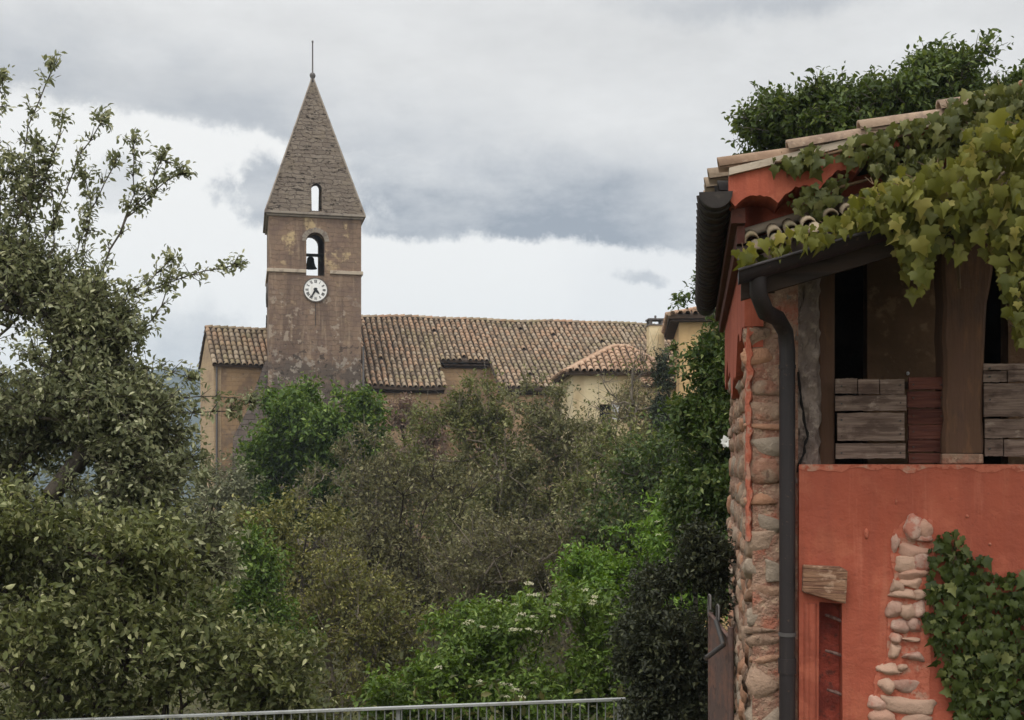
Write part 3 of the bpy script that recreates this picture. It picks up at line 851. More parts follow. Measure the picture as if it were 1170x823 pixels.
    ed.build('hip_ridge', M['cornice'], spire, o0)
    fi = MB(); fi.lathe([(0.02, -.35), (.15, -.3), (.11, -.05), (.15, .02), (.18, .12), (.15, .22), (.06, .28), (.045, .34), (.035, 2.05), (.06, 2.08), (.05, 2.17), (0.0, 2.2)], 12, (cu, cv, za - .05))
    fi.build('finial', M['zinc'], spire, o0)
    # bell in the belfry
    be = MB(); zbl = z(297)
    be.lathe([(0.0, .68), (.13, .66), (.2, .57), (.23, .32), (.3, .09), (.39, -.02), (.36, -.04), (.0, .2)], 20, (c - .12, d * .52, zbl))
    be.box(c - 2.1, c + 2.1, d * .52 - .08, d * .52 + .08, zbl + .69, zbl + .85)
    be.build('bell', M['bell'], root, o0)
    # clocks: front, and the left flank
    rad = .64
    cc = CF.pix(360.5, 331.5, 0)
    def clock(f):
        """f(a, b, t): a right, b up, t proud of the wall."""
        N = 40
        ring = lambda r, t: [f(r * math.cos(2 * math.pi * k / N), r * math.sin(2 * math.pi * k / N), t) for k in range(N)]
        m = MB(); m.add(ring(rad, .01) + ring(rad, .07), [tuple(range(N, 2 * N))] + [(k, (k + 1) % N, N + (k + 1) % N, N + k) for k in range(N)])
        dial = m.build('clock_dial', M['dial'], root, o0)
        m = MB(); m.add(ring(rad, .005) + ring(rad * 1.09, .005) + ring(rad, .09) + ring(rad * 1.09, .09),
                        [q for k in range(N) for q in ((2 * N + k, 2 * N + (k + 1) % N, 3 * N + (k + 1) % N, 3 * N + k), (N + k, N + (k + 1) % N, 3 * N + (k + 1) % N, 3 * N + k), (k, (k + 1) % N, 2 * N + (k + 1) % N, 2 * N + k))])
        m.build('clock_rim', M['dial_rim'], dial, o0)
        nums = ['XII', 'I', 'II', 'III', 'IIII', 'V', 'VI', 'VII', 'VIII', 'IX', 'X', 'XI']
        m = [MB()]
        def stroke(p, q, wd, t0=.072, t1=.082):
            dx, dy = q[0] - p[0], q[1] - p[1]; l = math.hypot(dx, dy); nx, ny = -dy / l * wd / 2, dx / l * wd / 2
            pts = [(p[0] + nx, p[1] + ny), (q[0] + nx, q[1] + ny), (q[0] - nx, q[1] - ny), (p[0] - nx, p[1] - ny)]
            m[0].add([f(*a, t0) for a in pts] + [f(*a, t1) for a in pts], [(4, 5, 6, 7), (0, 1, 5, 4), (1, 2, 6, 5), (2, 3, 7, 6), (3, 0, 4, 7)])
        for i, s in enumerate(nums):
            th = math.pi / 2 - i * math.pi / 6; m[0] = MB()
            er, et = (math.cos(th), math.sin(th)), (math.sin(th), -math.cos(th))
            wd = {'I': .042, 'V': .085, 'X': .085}
            tot = sum(wd[ch] for ch in s); x = -tot / 2
            at = lambda a, r: (er[0] * r + et[0] * a, er[1] * r + et[1] * a)
            hi, lo = rad * .88, rad * .62
            for ch in s:
                k = wd[ch]
                if ch == 'I': stroke(at(x + k / 2, hi), at(x + k / 2, lo), .026)
                elif ch == 'V': stroke(at(x + .01, hi), at(x + k / 2, lo), .026); stroke(at(x + k - .01, hi), at(x + k / 2, lo), .018)
                else: stroke(at(x + .01, hi), at(x + k - .01, lo), .026); stroke(at(x + k - .01, hi), at(x + .01, lo), .018)
                x += k
            m[0].build('numeral', M['black'], dial, o0)
        for nm, ang, ln, wd in (('minute_hand', 210, .52, .075), ('hour_hand', 137, .33, .095)):
            m = MB(); th = R(90 - ang); e = (math.cos(th), math.sin(th)); t = (-e[1], e[0])
            q = [(-.12, -wd * .7), (-.12, wd * .7), (.0, wd * .85), (ln * .7, wd * .5), (ln, 0), (ln * .7, -wd * .5), (0, -wd * .85)]
            t0 = .085 if nm[0] == 'h' else .1
            pts = [(e[0] * a + t[0] * b, e[1] * a + t[1] * b) for a, b in q]
            m.panel(pts, [], lambda a, b: f(a, b, t0 + .012), lambda a, b: f(a, b, t0))
            m.build(nm, M['black'], dial, o0)
    clock(lambda a, b, t: (cc[0] + a, -t, cc[1] + b))
    clock(lambda a, b, t: (-t, d / 2 - a, cc[1] + b))
    # conductor strap below the dial
    m = MB(); m.box(cc[0] - .02, cc[0] + .02, -.03, -.003, z(372), z(347)); m.build('clock_conduit', M['iron'], root, o0)
    # sloping buttress at the left foot of the tower
    m = MB()
    bu0, bz0 = u(262, 1.2), z(535); zt = z(412)
    m.panel([(bu0, zg), (.0, zg), (0.0, zt), (-.18, zt - .05), (bu0 * .55, z(470)), (bu0 * .9, z(500))], [], lambda a, b: (a - .004, .5, b), lambda a, b: (a - .004, 4.4, b))
    m.build('buttress', M['buttress'], root, o0)
    m = MB()                                      # battered masonry plinth across the front
    m.add([(-.15, -.5, zg), (w * .6, -.42, zg), (w * .6, -.003, z(432)), (-.02, -.003, z(408)), (-.15, .45, zg), (-.02, .45, z(408))],
          [(0, 1, 2, 3), (4, 0, 3, 5)])
    m.build('plinth', M['tower'], root, o0)
    # nave: one long slope towards the viewer, with lower skirts over the side chapels
    vr, ve = 8.4, .9
    pr = CF.pix(413, 363, vr); pe = CF.pix(414, 440, ve)
    tanp = (pr[1] - pe[1]) / (vr - ve)
    sl = Vector((0, -1, -tanp)).normalized(); run = math.hypot(vr - ve, pr[1] - pe[1])
    vm = None
    for k in np.linspace(0, 1, 400):              # where the notch stops, seen at photo row 412
        vv = ve + (vr - ve) * k
        if CF.pix(500, 412, vv)[1] <= pe[1] + tanp * (vv - ve): vm = vv; break
    s_mid = (vr - vm) / (vr - ve) * run
    uR = 27.0; u0 = w + .02
    c1 = CF.pix(509, 441, ve)[0]; c2 = CF.pix(570, 444, ve)[0]
    spc = .345
    nr = int((uR - u0) / spc)
    def span(i):
        x = u0 + .17 + i * spc
        low = x < c1 or x > c2
        return (0.05, run + .12 if low else s_mid + .1)
    print('church w %.2f pitch %.1f vm %.2f c1 %.1f c2 %.1f zridge %.2f rows %d' % (w, math.degrees(math.atan(tanp)), vm, c1, c2, pr[1], nr))
    zr = pr[1]
    at = lambda x, v: (x, v, zr - (vr - v) * tanp)
    # roof slab
    m = MB()
    def slab(a, b, v0, v1, th=.16):
        q = [at(a, v0), at(b, v0), at(b, v1), at(a, v1)]
        m.add([(x, y, zq - .03) for x, y, zq in q] + [(x, y, zq - th) for x, y, zq in q], [(3, 2, 1, 0), (4, 5, 6, 7), (0, 1, 5, 4), (1, 2, 6, 5), (2, 3, 7, 6), (3, 0, 4, 7)], 1)
    def strips(a, b, v0, v1):
        n = max(1, int((b - a) / .7))
        for k in range(n): slab(a + (b - a) * k / n, a + (b - a) * (k + 1) / n, v0, v1)
    strips(u0, uR, vm, vr); strips(u0, c1, ve - .08, vm - .003); strips(c2, uR, ve - .08, vm - .003)
    m.add([(0, vr + .01, zr - .05), (uR, vr + .01, zr - .05), (uR, 2 * vr - ve, zr - (vr - ve) * tanp), (0, 2 * vr - ve, zr - (vr - ve) * tanp)], [(0, 1, 2, 3)], 1)
    tile_rows(m, (u0 + .17, vr, zr + .02), (1, 0, 0), sl, nr, spc, span, .13, .42, rng, jit=.025, slip=.012)
    m.tube([(u0 + (uR - u0) * k / 40, vr, zr - .03) for k in range(41)], .15, 8, 1)
    sag = lambda p: (p[0], p[1], p[2] + .035 * math.sin(p[0] * .55 + p[1] * .3) + .03 * math.sin(p[0] * 1.25 - p[1] * .5 + 1))
    m.v = [sag(p) for p in m.v]
    nv = m.build('nave_roof', [M['tile'], M['tile_bed']], root, o0, recalc=False)
    m = MB()
    tile_rows(m, (u0, vr, zr + .05), (0, 1, 0), (1, 0, 0), 1, 1, lambda i: (0, uR - u0), .17, .45, rng)
    m.v = [sag(p) for p in m.v]
    m.build('ridge_tiles', M['tile'], nv, o0, recalc=False)
    m = MB()                                      # corbelled eaves
    for a, b, v in ((u0, c1, ve), (c1 + .3, c2 - .05, vm), (c2, uR, ve)):
        zz = at(0, v)[2] - .2
        m.box(a + .05, b - .05, v + .02, v + .5, zz - .1, zz - .0); m.box(a + .05, b - .05, v + .17, v + .5, zz - .22, zz - .104)
    m.build('eaves_moulding', M['wood_dark'], root, o0)
    m = MB()
    zz = at(0, ve)[2] - .2; zm = at(0, vm)[2] - .2
    m.wall(rect(u0 + .02, c1 - .25, zg, zz), [], ve + .34, .5)
    m.wall(rect(c2 + .2, uR, zg, zz), [], ve + .34, .5)
    m.wall(rect(c1 - .3, c2 + .25, zg, zm), [], vm + .34, .5)
    for a in (c1 - .75, c2 + .2):                 # flanks of the chapels, cut along the roof
        m.side([(ve + .85, zg), (vm + .33, zg), (vm + .33, at(0, vm + .33)[2] - .2), (ve + .85, at(0, ve + .85)[2] - .2)], [], a, .5)
    m.side([(ve + .85, zg), (2 * vr - ve - .4, zg), (2 * vr - ve - .4, at(0, ve + .4)[2] - .2), (vr, zr - .25), (ve + .85, at(0, ve + .85)[2] - .2)], [], uR - .5, .48)
    m.wall(rect(u0, uR - .5, zg, at(0, ve + .4)[2] - .3), [], 2 * vr - ve - .9, .48)
    m.side([(d + .01, zg), (2 * vr - ve - .95, zg), (2 * vr - ve - .95, at(0, ve + .9)[2] - .3), (vr, zr - .25), (d + .01, at(0, d)[2] - .25)], [], u0, .48)
    m.build('nave_wall', M['church'], root, o0)
    m = MB()                                      # rain pipe in the corner of tower and nave
    m.tube([(w + .12, -.06, z(395)), (w + .12, -.06, zg)], .06, 8)
    m.build('drainpipe', M['zinc'], root, o0)
    # block left of the tower, turned a little further
    A = Frame((244 - HX) / FPX * 66.5, 66.5, R(25.5))
    L2 = lambda uu, vv, zz: CF.local((A.X + uu * A.c - vv * A.s, A.Y + uu * A.s + vv * A.c, zz))
    dep = 4.2; W2 = 4.6
    ze = A.pix(245, 412, 0)[1]; zrg = A.pixu(238, 376, 0.0)
    zr2 = A.pix(240, 376, dep / 2)[1]
    m = MB()
    mp = lambda uu, vv: (lambda a, b: L2(uu if uu is not None else a, vv if vv is not None else a, b))
    gablep = [(.0, zg), (dep, zg), (dep, ze), (dep / 2, zr2 - .12), (0, ze)]
    m.panel([(.45, zg), (W2, zg), (W2, ze), (.45, ze)], [], mp(None, 0), mp(None, .45))
    m.panel([(.45, zg), (W2, zg), (W2, ze), (.45, ze)], [], mp(None, dep - .45), mp(None, dep))
    m.build('chancel_wall', M['church'], root, o0)
    m = MB(); m.panel(gablep, [], mp(0, None), mp(.44, None)); m.build('gable_wall', M['gable'], root, o0)
    m = MB()
    t2 = (zr2 - ze) / (dep / 2)
    Mx = Matrix.Rotation(A.a - CF.a, 4, 'Z'); ex = Mx @ Vector((1, 0, 0)); ey = Mx @ Vector((0, 1, 0))
    for sg in (-1, 1):
        s_ = (ey * sg + Vector((0, 0, -t2))).normalized(); ln = math.hypot(dep / 2, zr2 - ze) + .32
        o = Vector(L2(-.1, dep / 2, zr2))
        q = [o, o + ex * (W2 + .1), o + ex * (W2 + .1) + s_ * ln, o + s_ * ln]
        m.add([p for p in q] + [p - Vector((0, 0, .14)) for p in q], [(0, 1, 2, 3), (4, 5, 6, 7), (0, 1, 5, 4), (1, 2, 6, 5), (2, 3, 7, 6), (3, 0, 4, 7)], 1)
        tile_rows(m, o + ex * .12 + Vector((0, 0, .03)), ex, s_, int(W2 / .345) + 1, .345, lambda i: (0, ln + .08), .15, .42, rng)
    tile_rows(m, Vector(L2(-.12, dep / 2, zr2 + .06)), ey, ex, 1, 1, lambda i: (0, W2), .17, .45, rng)
    m.tube([Vector(L2(-.1, dep / 2, zr2 - .02)), Vector(L2(W2, dep / 2, zr2 - .02))], .15, 8, 1)
    m.build('chancel_roof', [M['tile'], M['tile_bed']], root, o0, recalc=False)
    m = MB(); m.panel([(-.05, ze - .22), (W2, ze - .22), (W2, ze - .02), (-.05, ze - .02)], [], mp(None, -.22), mp(None, -.005))
    m.build('eaves_board', M['wood_dark'], root, o0)
    m = MB(); m.tube([L2(.16, -.12, ze - .25), L2(.16, -.12, zg)], .06, 8); m.build('drainpipe', M['zinc'], root, o0)
build_church()

# ------------------------------------------------------------------ village houses right of the church
def hip_roof(mb, corners, apex_a, apex_b, rng, spc=.3):
    a, b, c, e = [Vector(p) for p in corners]; p, q = Vector(apex_a), Vector(apex_b)
    for f in ((a, b, q, p), (b, c, q), (c, e, p, q), (e, a, p)):
        mb.add([x for x in f], [tuple(range(len(f)))], 1)
    mb.add([x - Vector((0, 0, .15)) for x in (a, b, c, e)] + [a, b, c, e], [(0, 1, 2, 3), (0, 1, 5, 4), (1, 2, 6, 5), (2, 3, 7, 6), (3, 0, 4, 7)], 1)
    # tiles row by row on each slope, clipped by the hips
    for f in ((a, b, q, p), (b, c, q, q), (c, e, p, q), (e, a, p, p)):
        e0, e1, t1, t0 = f
        row = (e1 - e0).normalized(); W = (e1 - e0).length
        up = (t0 - e0) - row * ((t0 - e0).dot(row)); Hh = up.length; up = up / Hh
        xa, xb = (t0 - e0).dot(row), (t1 - e0).dot(row)
        n = int(W / spc)
        def top(x):
            if x < xa: return Hh * x / xa
            if x > xb: return Hh * (W - x) / (W - xb)
            return Hh
        org = e0 + up * Hh + row * (spc * .5)
        tile_rows(mb, org + Vector((0, 0, .03)), row, -up, n, spc, lambda i: (Hh - max(top(spc * .5 + i * spc) - .05, 0), Hh + .1), spc * .42, .42, rng)
    for s, t in ((a, p), (b, q), (c, q), (e, p), (p, q)):
        if (t - s).length > .3: mb.tube([s + Vector((0, 0, .03)), t + Vector((0, 0, .03))], .09, 6)

def build_cream_house():
    rng = random.Random(3)
    F = Frame((655 - HX) / FPX * 50, 50, R(4))
    zg = float(gz(4, 50)) - .2
    root = empty('village_house', (F.X, F.Y, zg), F.a)
    tag(root, 'cream rendered house with low orange hipped roof and chimney before the nave', 'house')
    o0 = (0, 0, zg)
    ze = F.pix(655, 425, 0)[1]; W = F.pix(764, 430, 0)[0]; D = 5.0
    za = F.pix(722, 396, D / 2)[1]
    wx0, wx1 = F.pix(685, 470, 0)[0], F.pix(699, 470, 0)[0]; wz0, wz1 = F.pix(690, 482, 0)[1], F.pix(690, 462, 0)[1]
    hole = [(wx0, wz0), (wx1, wz0), (wx1, wz1), (wx0, wz1)]
    m = MB(); m.wall([(0, zg), (W, zg), (W, ze), (0, ze)], [hole], 0, .3)
    m.wall([(0, zg), (W, zg), (W, ze), (0, ze)], [], D - .3, .3)
    for uu in (0, W - .3): m.side([(.302, zg), (D - .302, zg), (D - .302, ze), (.302, ze)], [], uu, .3)
    m.build('wall', M['cream'], root, o0)
    m = MB(); m.box(wx0 + .02, wx1 - .02, .16, .2, wz0, wz1); wn = m.build('window', M['glass'], root, o0)
    m = MB(); m.box(wx0 - .06, wx1 + .06, -.05, .15, wz0 - .1, wz0 - .003); m.build('sill', M['stone_light'], wn, o0)
    m = MB(); m.box(wx1 + .02, wx1 + .34, -.05, -.006, wz0, wz1); m.build('shutter', M['shutter'], wn, o0)
    m = MB()
    e = .32; zr = ze - .0
    hip_roof(m, [(-e, -e, zr), (W + e, -e, zr), (W + e, D + e, zr), (-e, D + e, zr)], (W * .52, D / 2, za), (W * .66, D / 2, za), rng)
    m.build('roof', [M['tile_red'], M['tile_bed']], root, o0, recalc=False)
    m = MB(); m.box(-.14, W + .14, -.14, D + .14, ze - .18, ze - .152); m.build('eaves_moulding', M['stone_light'], root, o0)
    ch = MB(); a, b = F.pix(742, 370, 2.2)[0], F.pix(759, 370, 2.2)[0]; zt = F.pix(750, 372, 2.2)[1]
    ch.box(a, b, 2.2, 2.9, ze, zt); cho = ch.build('chimney', M['cream'], root, o0)
    m = MB()
    m.box(a - .05, b + .05, 2.15, 2.95, zt + .003, zt + .06)
    for xx in (a, b - .14):
        for yy in (2.2, 2.76): m.box(xx, xx + .14, yy, yy + .14, zt + .063, zt + .26)
    m.box(a - .05, b + .05, 2.15, 2.95, zt + .263, zt + .33)
    m.tube([((a + b) / 2, 2.55, zt + .333), ((a + b) / 2, 2.55, zt + .5)], .05, 8)
    m.build('chimney_cap', M['zinc'], cho, o0)
    # small lean-to at the right end
    m = MB(); zl = F.pix(745, 440, -1.2)[1]; x0 = F.pix(735, 440, -1.2)[0]
    m.box(x0 + .2, W + 1.2, -1.0, -.003, zg, zl - .1); m.build('lean_to', M['cream'], root, o0)
    m = MB(); s_ = Vector((0, -1, -.28)).normalized()
    m.add([(x0, -.01, zl + .32), (W + 1.4, -.01, zl + .32), (W + 1.4, -1.3, zl), (x0, -1.3, zl), (x0, -.01, zl + .22), (W + 1.4, -.01, zl + .22), (W + 1.4, -1.3, zl - .1), (x0, -1.3, zl - .1)],
          [(3, 2, 1, 0), (4, 5, 6, 7), (0, 1, 5, 4), (1, 2, 6, 5), (2, 3, 7, 6), (3, 0, 4, 7)], 1)
    tile_rows(m, (x0 + .15, -.01, zl + .34), (1, 0, 0), s_, int((W + 1.4 - x0) / .3), .3, lambda i: (0, 1.36), .125, .42, rng)
    m.build('lean_to_roof', [M['tile_red'], M['tile_bed']], root, o0, recalc=False)
build_cream_house()

def build_tan_house():
    rng = random.Random(4)
    F = Frame((776 - HX) / FPX * 46, 46, R(-6))
    zg = float(gz(9, 46)) - .2
    root = empty('village_house', (F.X, F.Y, zg), F.a)
    tag(root, 'taller tan house with dark eaves half hidden by the climbing greenery', 'house')
    o0 = (0, 0, zg)
    ze = F.pix(780, 364, 0)[1]; W = 6.0; D = 6.0
    m = MB(); m.wall([(0, zg), (W, zg), (W, ze), (0, ze)], [], 0, .3); m.wall([(0, zg), (W, zg), (W, ze), (0, ze)], [], D - .3, .3)
    for uu in (0, W - .3): m.side([(.302, zg), (D - .302, zg), (D - .302, ze), (.302, ze)], [], uu, .3)
    m.build('wall', M['tan'], root, o0)
    m = MB(); e = .42
    hip_roof(m, [(-e, -e, ze + .1), (W + e, -e, ze + .1), (W + e, D + e, ze + .1), (-e, D + e, ze + .1)], (W * .48, D / 2, ze + 1.1), (W * .56, D / 2, ze + 1.1), rng)
    m.build('roof', [M['tile_red'], M['tile_bed']], root, o0, recalc=False)
    m = MB(); m.box(-.36, W + .36, -.36, D + .36, ze - .16, ze - .056); m.build('eaves_board', M['wood_dark'], root, o0)
build_tan_house()

# ------------------------------------------------------------------ ochre house
HY0 = 7.5
HF = Frame((856 - HX) / FPX * HY0, HY0, R(-9))
def build_house():
    rng = random.Random(21)
    zg = -3.0; zb = -3.9
    root = empty('ochre_house', (HF.X, HF.Y, zg), HF.a)
    tag(root, 'ochre red rendered house with stone quoin, open loggia and vine covered tiled roof', 'house')
    o0 = (0, 0, zg)
    F = HF.pix
    u = lambda px, v=0, py=500: F(px, py, v)[0]
    z = lambda py, v=0, px=1000: F(px, py, v)[1]
    rect = lambda a, b, c, e: [(a, c), (b, c), (b, e), (a, e)]
    UR = 5.2; DV = 4.6
    # roof line: the verge seen at v=-.34
    VV = -.34
    ra, rb = F(822, 197, VV), F(1168, 113, VV)
    mr = (rb[1] - ra[1]) / (rb[0] - ra[0]); zr = lambda uu: ra[1] + (uu - ra[0]) * mr
    UA = 3.9                                            # ridge
    zroof = lambda uu: zr(uu) if uu < UA else zr(UA) - (uu - UA) * mr
    print('house rake', mr, 'eave u', ra[0], 'z', ra[1])
    ue = ra[0]
    VC = -.8
    ca, cb = F(847, 303, VC), F(985, 262, VC)
    wa, wb = F(862, 267, 0), F(975, 233, 0)
    mc = (cb[1] - ca[1]) / (cb[0] - ca[0])
    fz = lambda uu: ca[1] + (uu - ca[0]) * mc
    drop = (wa[1] + (ca[0] - wa[0]) * mc) - ca[1]
    ZB = lambda uu: max(z(300), fz(uu) + drop - .22)
    # --- walls
    zl = z(300, 0)                                      # head of the loggia
    up_px0, up_px1 = u(911), None
    m = MB()
    g = [(-.0, zl - .02), (u(937), zl - .02)] + [(a, ZB(a)) for a in (u(937) + .001, UA, UR)] + [(UR, zroof(UR) - .16), (UA, zroof(UA) - .16), (0, zroof(0) - .16)]
    m.wall(g, [], 0, .35)
    m.build('gable_wall', M['orange'], root, o0)
    # left flank: red render above, bare rubble below
    zred = HF.pixu(848, 395, 0)[1]
    m = MB(); zt = zroof(0) - .17
    out = [(.0, zred - .12)]
    for k in range(1, 24):
        v = DV * k / 24; out.append((v, zred - .10 + .16 * math.sin(v * 2.1) + .08 * math.sin(v * 7)))
    out += [(DV, zred), (DV, zt), (0, zt)]
    m.side(out, [], -.03, .12)
    m.box(-.032, u(872, 0, 370), -.03, .06, z(371, 0), zl - .022)      # render round the corner, above the quoin
    m.build('flank_render', M['orange'], root, o0)
    m = MB()
    m.box(.03, .40, .36, DV, zb, zt - .002)
    m.box(UR - .35, UR, .36, DV, zb, zroof(UR) - .2)
    m.box(.05, UR, DV + .002, DV + .3, zb, zt)
    m.box(0.022, u(912), .004, .35, zb, z(318))
    core = m.build('rubble_core', M['mortar'], root, o0)
    # flank rubble
    m = MB(); zz = zb
    while zz < zred - .06:
        h = rng.uniform(.10, .22); v = rng.uniform(-.05, .05) + .06
        while v < DV:
            l = rng.uniform(.14, .42)
            m.blob((.075 + rng.uniform(-.012, .012), v + l / 2, zz + h / 2), (.07 + rng.uniform(0, .015), l / 2 * 1.08, h / 2 * 1.08), rng, .6, .08, chip=.22, rot= Matrix.Rotation(rng.uniform(-.12, .12), 3, 'X'))
            v += l + rng.uniform(.0, .03)
        zz += h + rng.uniform(.0, .02)
    m.build('flank_rubble', M['quoin'], root, o0)
    # quoin seen on the front: stacked blocks between corner and downpipe, rows taken from the photo
    rows = [372, 396, 424, 453, 482, 492, 521, 560, 578, 608, 640, 664, 690, 716, 727, 746, 762, 802, 840, 880, 930]
    m = MB()
    for i, (a, b) in enumerate(zip(rows[:-1], rows[1:])):
        za, zb_ = z(b, 0, 870), z(a, 0, 870)
        x0 = rng.uniform(-.03, .0) - .01; x1 = u(899) + rng.uniform(-.02, .01)
        if 600 < a < 720 and i % 2 == 0:
            xm = x0 + (x1 - x0) * rng.uniform(.35, .6); spans = [(x0, xm), (xm + .008, x1)]
        else: spans = [(x0, x1)]
        for p, q in spans:
            e = .3 if rng.random() < .7 else .55
            m.blob(((p + q) / 2, .072, (za + zb_) / 2), ((q - p) / 2 * 1.04, .075 + rng.uniform(0, .022), (zb_ - za) / 2 * rng.uniform(.98, 1.08)), rng, e, .06, Matrix.Rotation(rng.uniform(-.05, .05), 3, 'Y'), 0, True, chip=.12)
    m.build('quoin', M['quoin'], root, o0)
    m = MB()                                            # ragged fillet of render left on the corner
    pts = []
    for k in range(40):
        t = k / 39; zz = z(371) * (1 - t) + z(620) * t
        pts.append((zz, -.012 + rng.uniform(-.006, .006), max(.0, .016 * (1 - t * .8) + .008 * math.sin(k * 1.7) + rng.uniform(-.010, .006))))
    vs = []
    for zz, a, b in pts: vs += [(a - .01, .04, zz), (a - .004, -.024, zz), (a + b + .012, -.026, zz), (a + b + .03, .03, zz)]
    fs = []
    for k in range(39):
        for q in range(3): fs.append((k * 4 + q, k * 4 + q + 1, k * 4 + q + 5, k * 4 + q + 4))
    m.add(vs, fs); m.build('corner_fillet', M['orange_edge'], root, o0)
    # --- grey crumbling pier right of the pipe, brown inner edge
    zs = z(531)
    m = MB(); vs = []; ny = 34; nx = 12
    x0, x1 = u(899, .0), u(938, .0)
    f = []
    for j in range(ny + 1):
        for i in range(nx + 1):
            xx = x0 + (x1 - x0) * i / nx; zz = zs - .12 + (zl + .1 - zs + .12) * j / ny
            cr = .035 * math.sin(xx * 31 + zz * 9) * math.sin(zz * 23 + 1.3) + rng.uniform(-.014, .014)
            vs.append((xx + (rng.uniform(-.012, .012) if 0 < i else 0), .02 + cr * .6 + (.06 if i == nx else 0), zz))
    for j in range(ny):
        for i in range(nx): a = j * (nx + 1) + i; f.append((a, a + 1, a + nx + 2, a + nx + 1))
    m.add(vs, f, 0, False)
    m.build('pier_render', M['pier'], root, o0, recalc=False)
    m = MB(); m.box(u(908) - .2, u(937), .075, .9, zs - .1, zl + .1); m.build('pier', M['pier'], root, o0)
    m = MB()                                            # the crack
    cx = [(912, 425), (915, 452), (918, 470), (921, 490), (923, 500), (919, 510), (917, 522), (911, 540)]
    for (a, b), (c, e) in zip(cx[:-1], cx[1:]):
        p, q = F(a, b, -.03), F(c, e, -.03)
        m.tube([(p[0], -.022, p[1]), ((p[0] + q[0]) / 2 + rng.uniform(-.008, .008), -.022, (p[1] + q[1]) / 2), (q[0], -.022, q[1])], [.007, .011, .006], 5)
    m.build('crack', M['crack'], root, o0)
    m = MB(); m.box(u(937) + .003, u(956), .10, .42, zs - .1, zl + .1); m.build('door_post', M['post'], root, o0, .012)
    # --- loggia interior
    VB = .85
    m = MB()
    xb0, xb1 = u(991, VB), u(1112, VB)
    CEI = lambda a: max(zl, fz(a) + drop - .3) + .155
    for a, b in ((xb0, xb1), (u(1152, VB), UR - .36)):
        m.wall([(a, zs - .2), (b, zs - .2), (b, CEI(b)), (a, CEI(a))], [], VB, .2)
    m.build('back_wall', M['inner'], root, o0)
    m = MB(); m.wall([(u(937) - .2, zs - .2), (UR - .36, zs - .2), (UR - .36, CEI(UR)), (u(937) - .2, CEI(u(937)))], [], 2.2, .2); m.add([(a, v, max(zl, fz(a) + drop - .3) + .16 + t) for a in (u(937) - .2, UR - .36) for v in (.36, 2.19) for t in (0, .06)], [(0, 1, 3, 2), (4, 5, 7, 6), (0, 1, 5, 4), (2, 3, 7, 6), (0, 2, 6, 4), (1, 3, 7, 5)])
    m.box(u(937) - .2, UR - .36, .2, 2.19, zs - .3, zs - .22)
    m.build('loggia_lining', M['inner_dark'], root, o0)
    m = MB(); m.panel([(a, ZB(a) - .14) for a in (u(937), UR - .4)] + [(a, ZB(a) - .003) for a in (UR - .4, u(937))], [], lambda a, b: (a, .05, b), lambda a, b: (a, .33, b)); m.build('lintel_beam', M['wood_dark'], root, o0, .01)
    # --- posts
    for (a, b, c, e) in ((1078, 1124, 1076, 1140), (1262, 1308, 1260, 1322)):
        m = MB(); n = 14
        v0 = .0
        x0, x1, y0, y1 = u(a), u(b), u(c), u(e)
        ring = []
        for j in range(n + 1):
            t = j / n; zz = zs + .075 + (ZB((x0 + x1) / 2) - .1 - zs - .075) * t
            l = x0 + (y0 - x0) * max(0, t - .55) / .45 + rng.uniform(-.008, .008); r = x1 + (y1 - x1) * max(0, t - .45) / .55 + rng.uniform(-.008, .008)
            ring.append([(l + .02, .0, zz), (r - .02, -.004, zz), (r, .02, zz), (r, .26, zz), (l, .26, zz), (l, .02, zz)])
        vs = [p for q in ring for p in q]; fs = []
        for j in range(n):
            for k in range(6): fs.append((j * 6 + k, j * 6 + (k + 1) % 6, (j + 1) * 6 + (k + 1) % 6, (j + 1) * 6 + k))
        fs.append(tuple(range(n * 6, n * 6 + 6)))
        m.add(vs, fs); p = m.build('post', M['post'], root, o0)
        m = MB(); m.box(x0 - .01, x1 + .0, -.01, .27, zs + .004, zs + .072, .006, rng); m.build('pad_stone', M['quoin'], p, o0, .008)
    # --- plank panels
    def planks(name, px0, px1, rows, v, mat, th=.03, gap=.004, breaks=(), rag=0.0):
        pan = MB()
        x0, x1 = u(px0, v), u(px1, v)
        for k, (a, b) in enumerate(rows):
            za, zb_ = z(b, v), z(a, v)
            cuts = [x0 + rng.uniform(-rag, rag)] + [u(c, v) for c in breaks[k]] + [x1 + rng.uniform(-rag, rag)] if k < len(breaks) else [x0 + rng.uniform(-rag, rag), x1 + rng.uniform(-rag, rag)]
            for p, q in zip(cuts[:-1], cuts[1:]):
                n = 14; tilt = rng.uniform(-.006, .006); dv = rng.uniform(-.008, .008)
                top = [zb_ + tilt + rng.uniform(-.003, .003) for _ in range(n + 1)]; bot = [za + tilt + gap + rng.uniform(-.003, .003) for _ in range(n + 1)]
                xs = [p + .003 + (q - p - .006) * i / n for i in range(n + 1)]
                pts = [(xs[i], bot[i]) for i in range(n + 1)] + [(xs[i], top[i]) for i in range(n, -1, -1)]
                lean = rng.uniform(-.012, .012)
                pan.panel(pts, [], lambda a_, b_: (a_, v + dv + lean * (b_ - za), b_), lambda a_, b_: (a_, v + dv + th, b_))
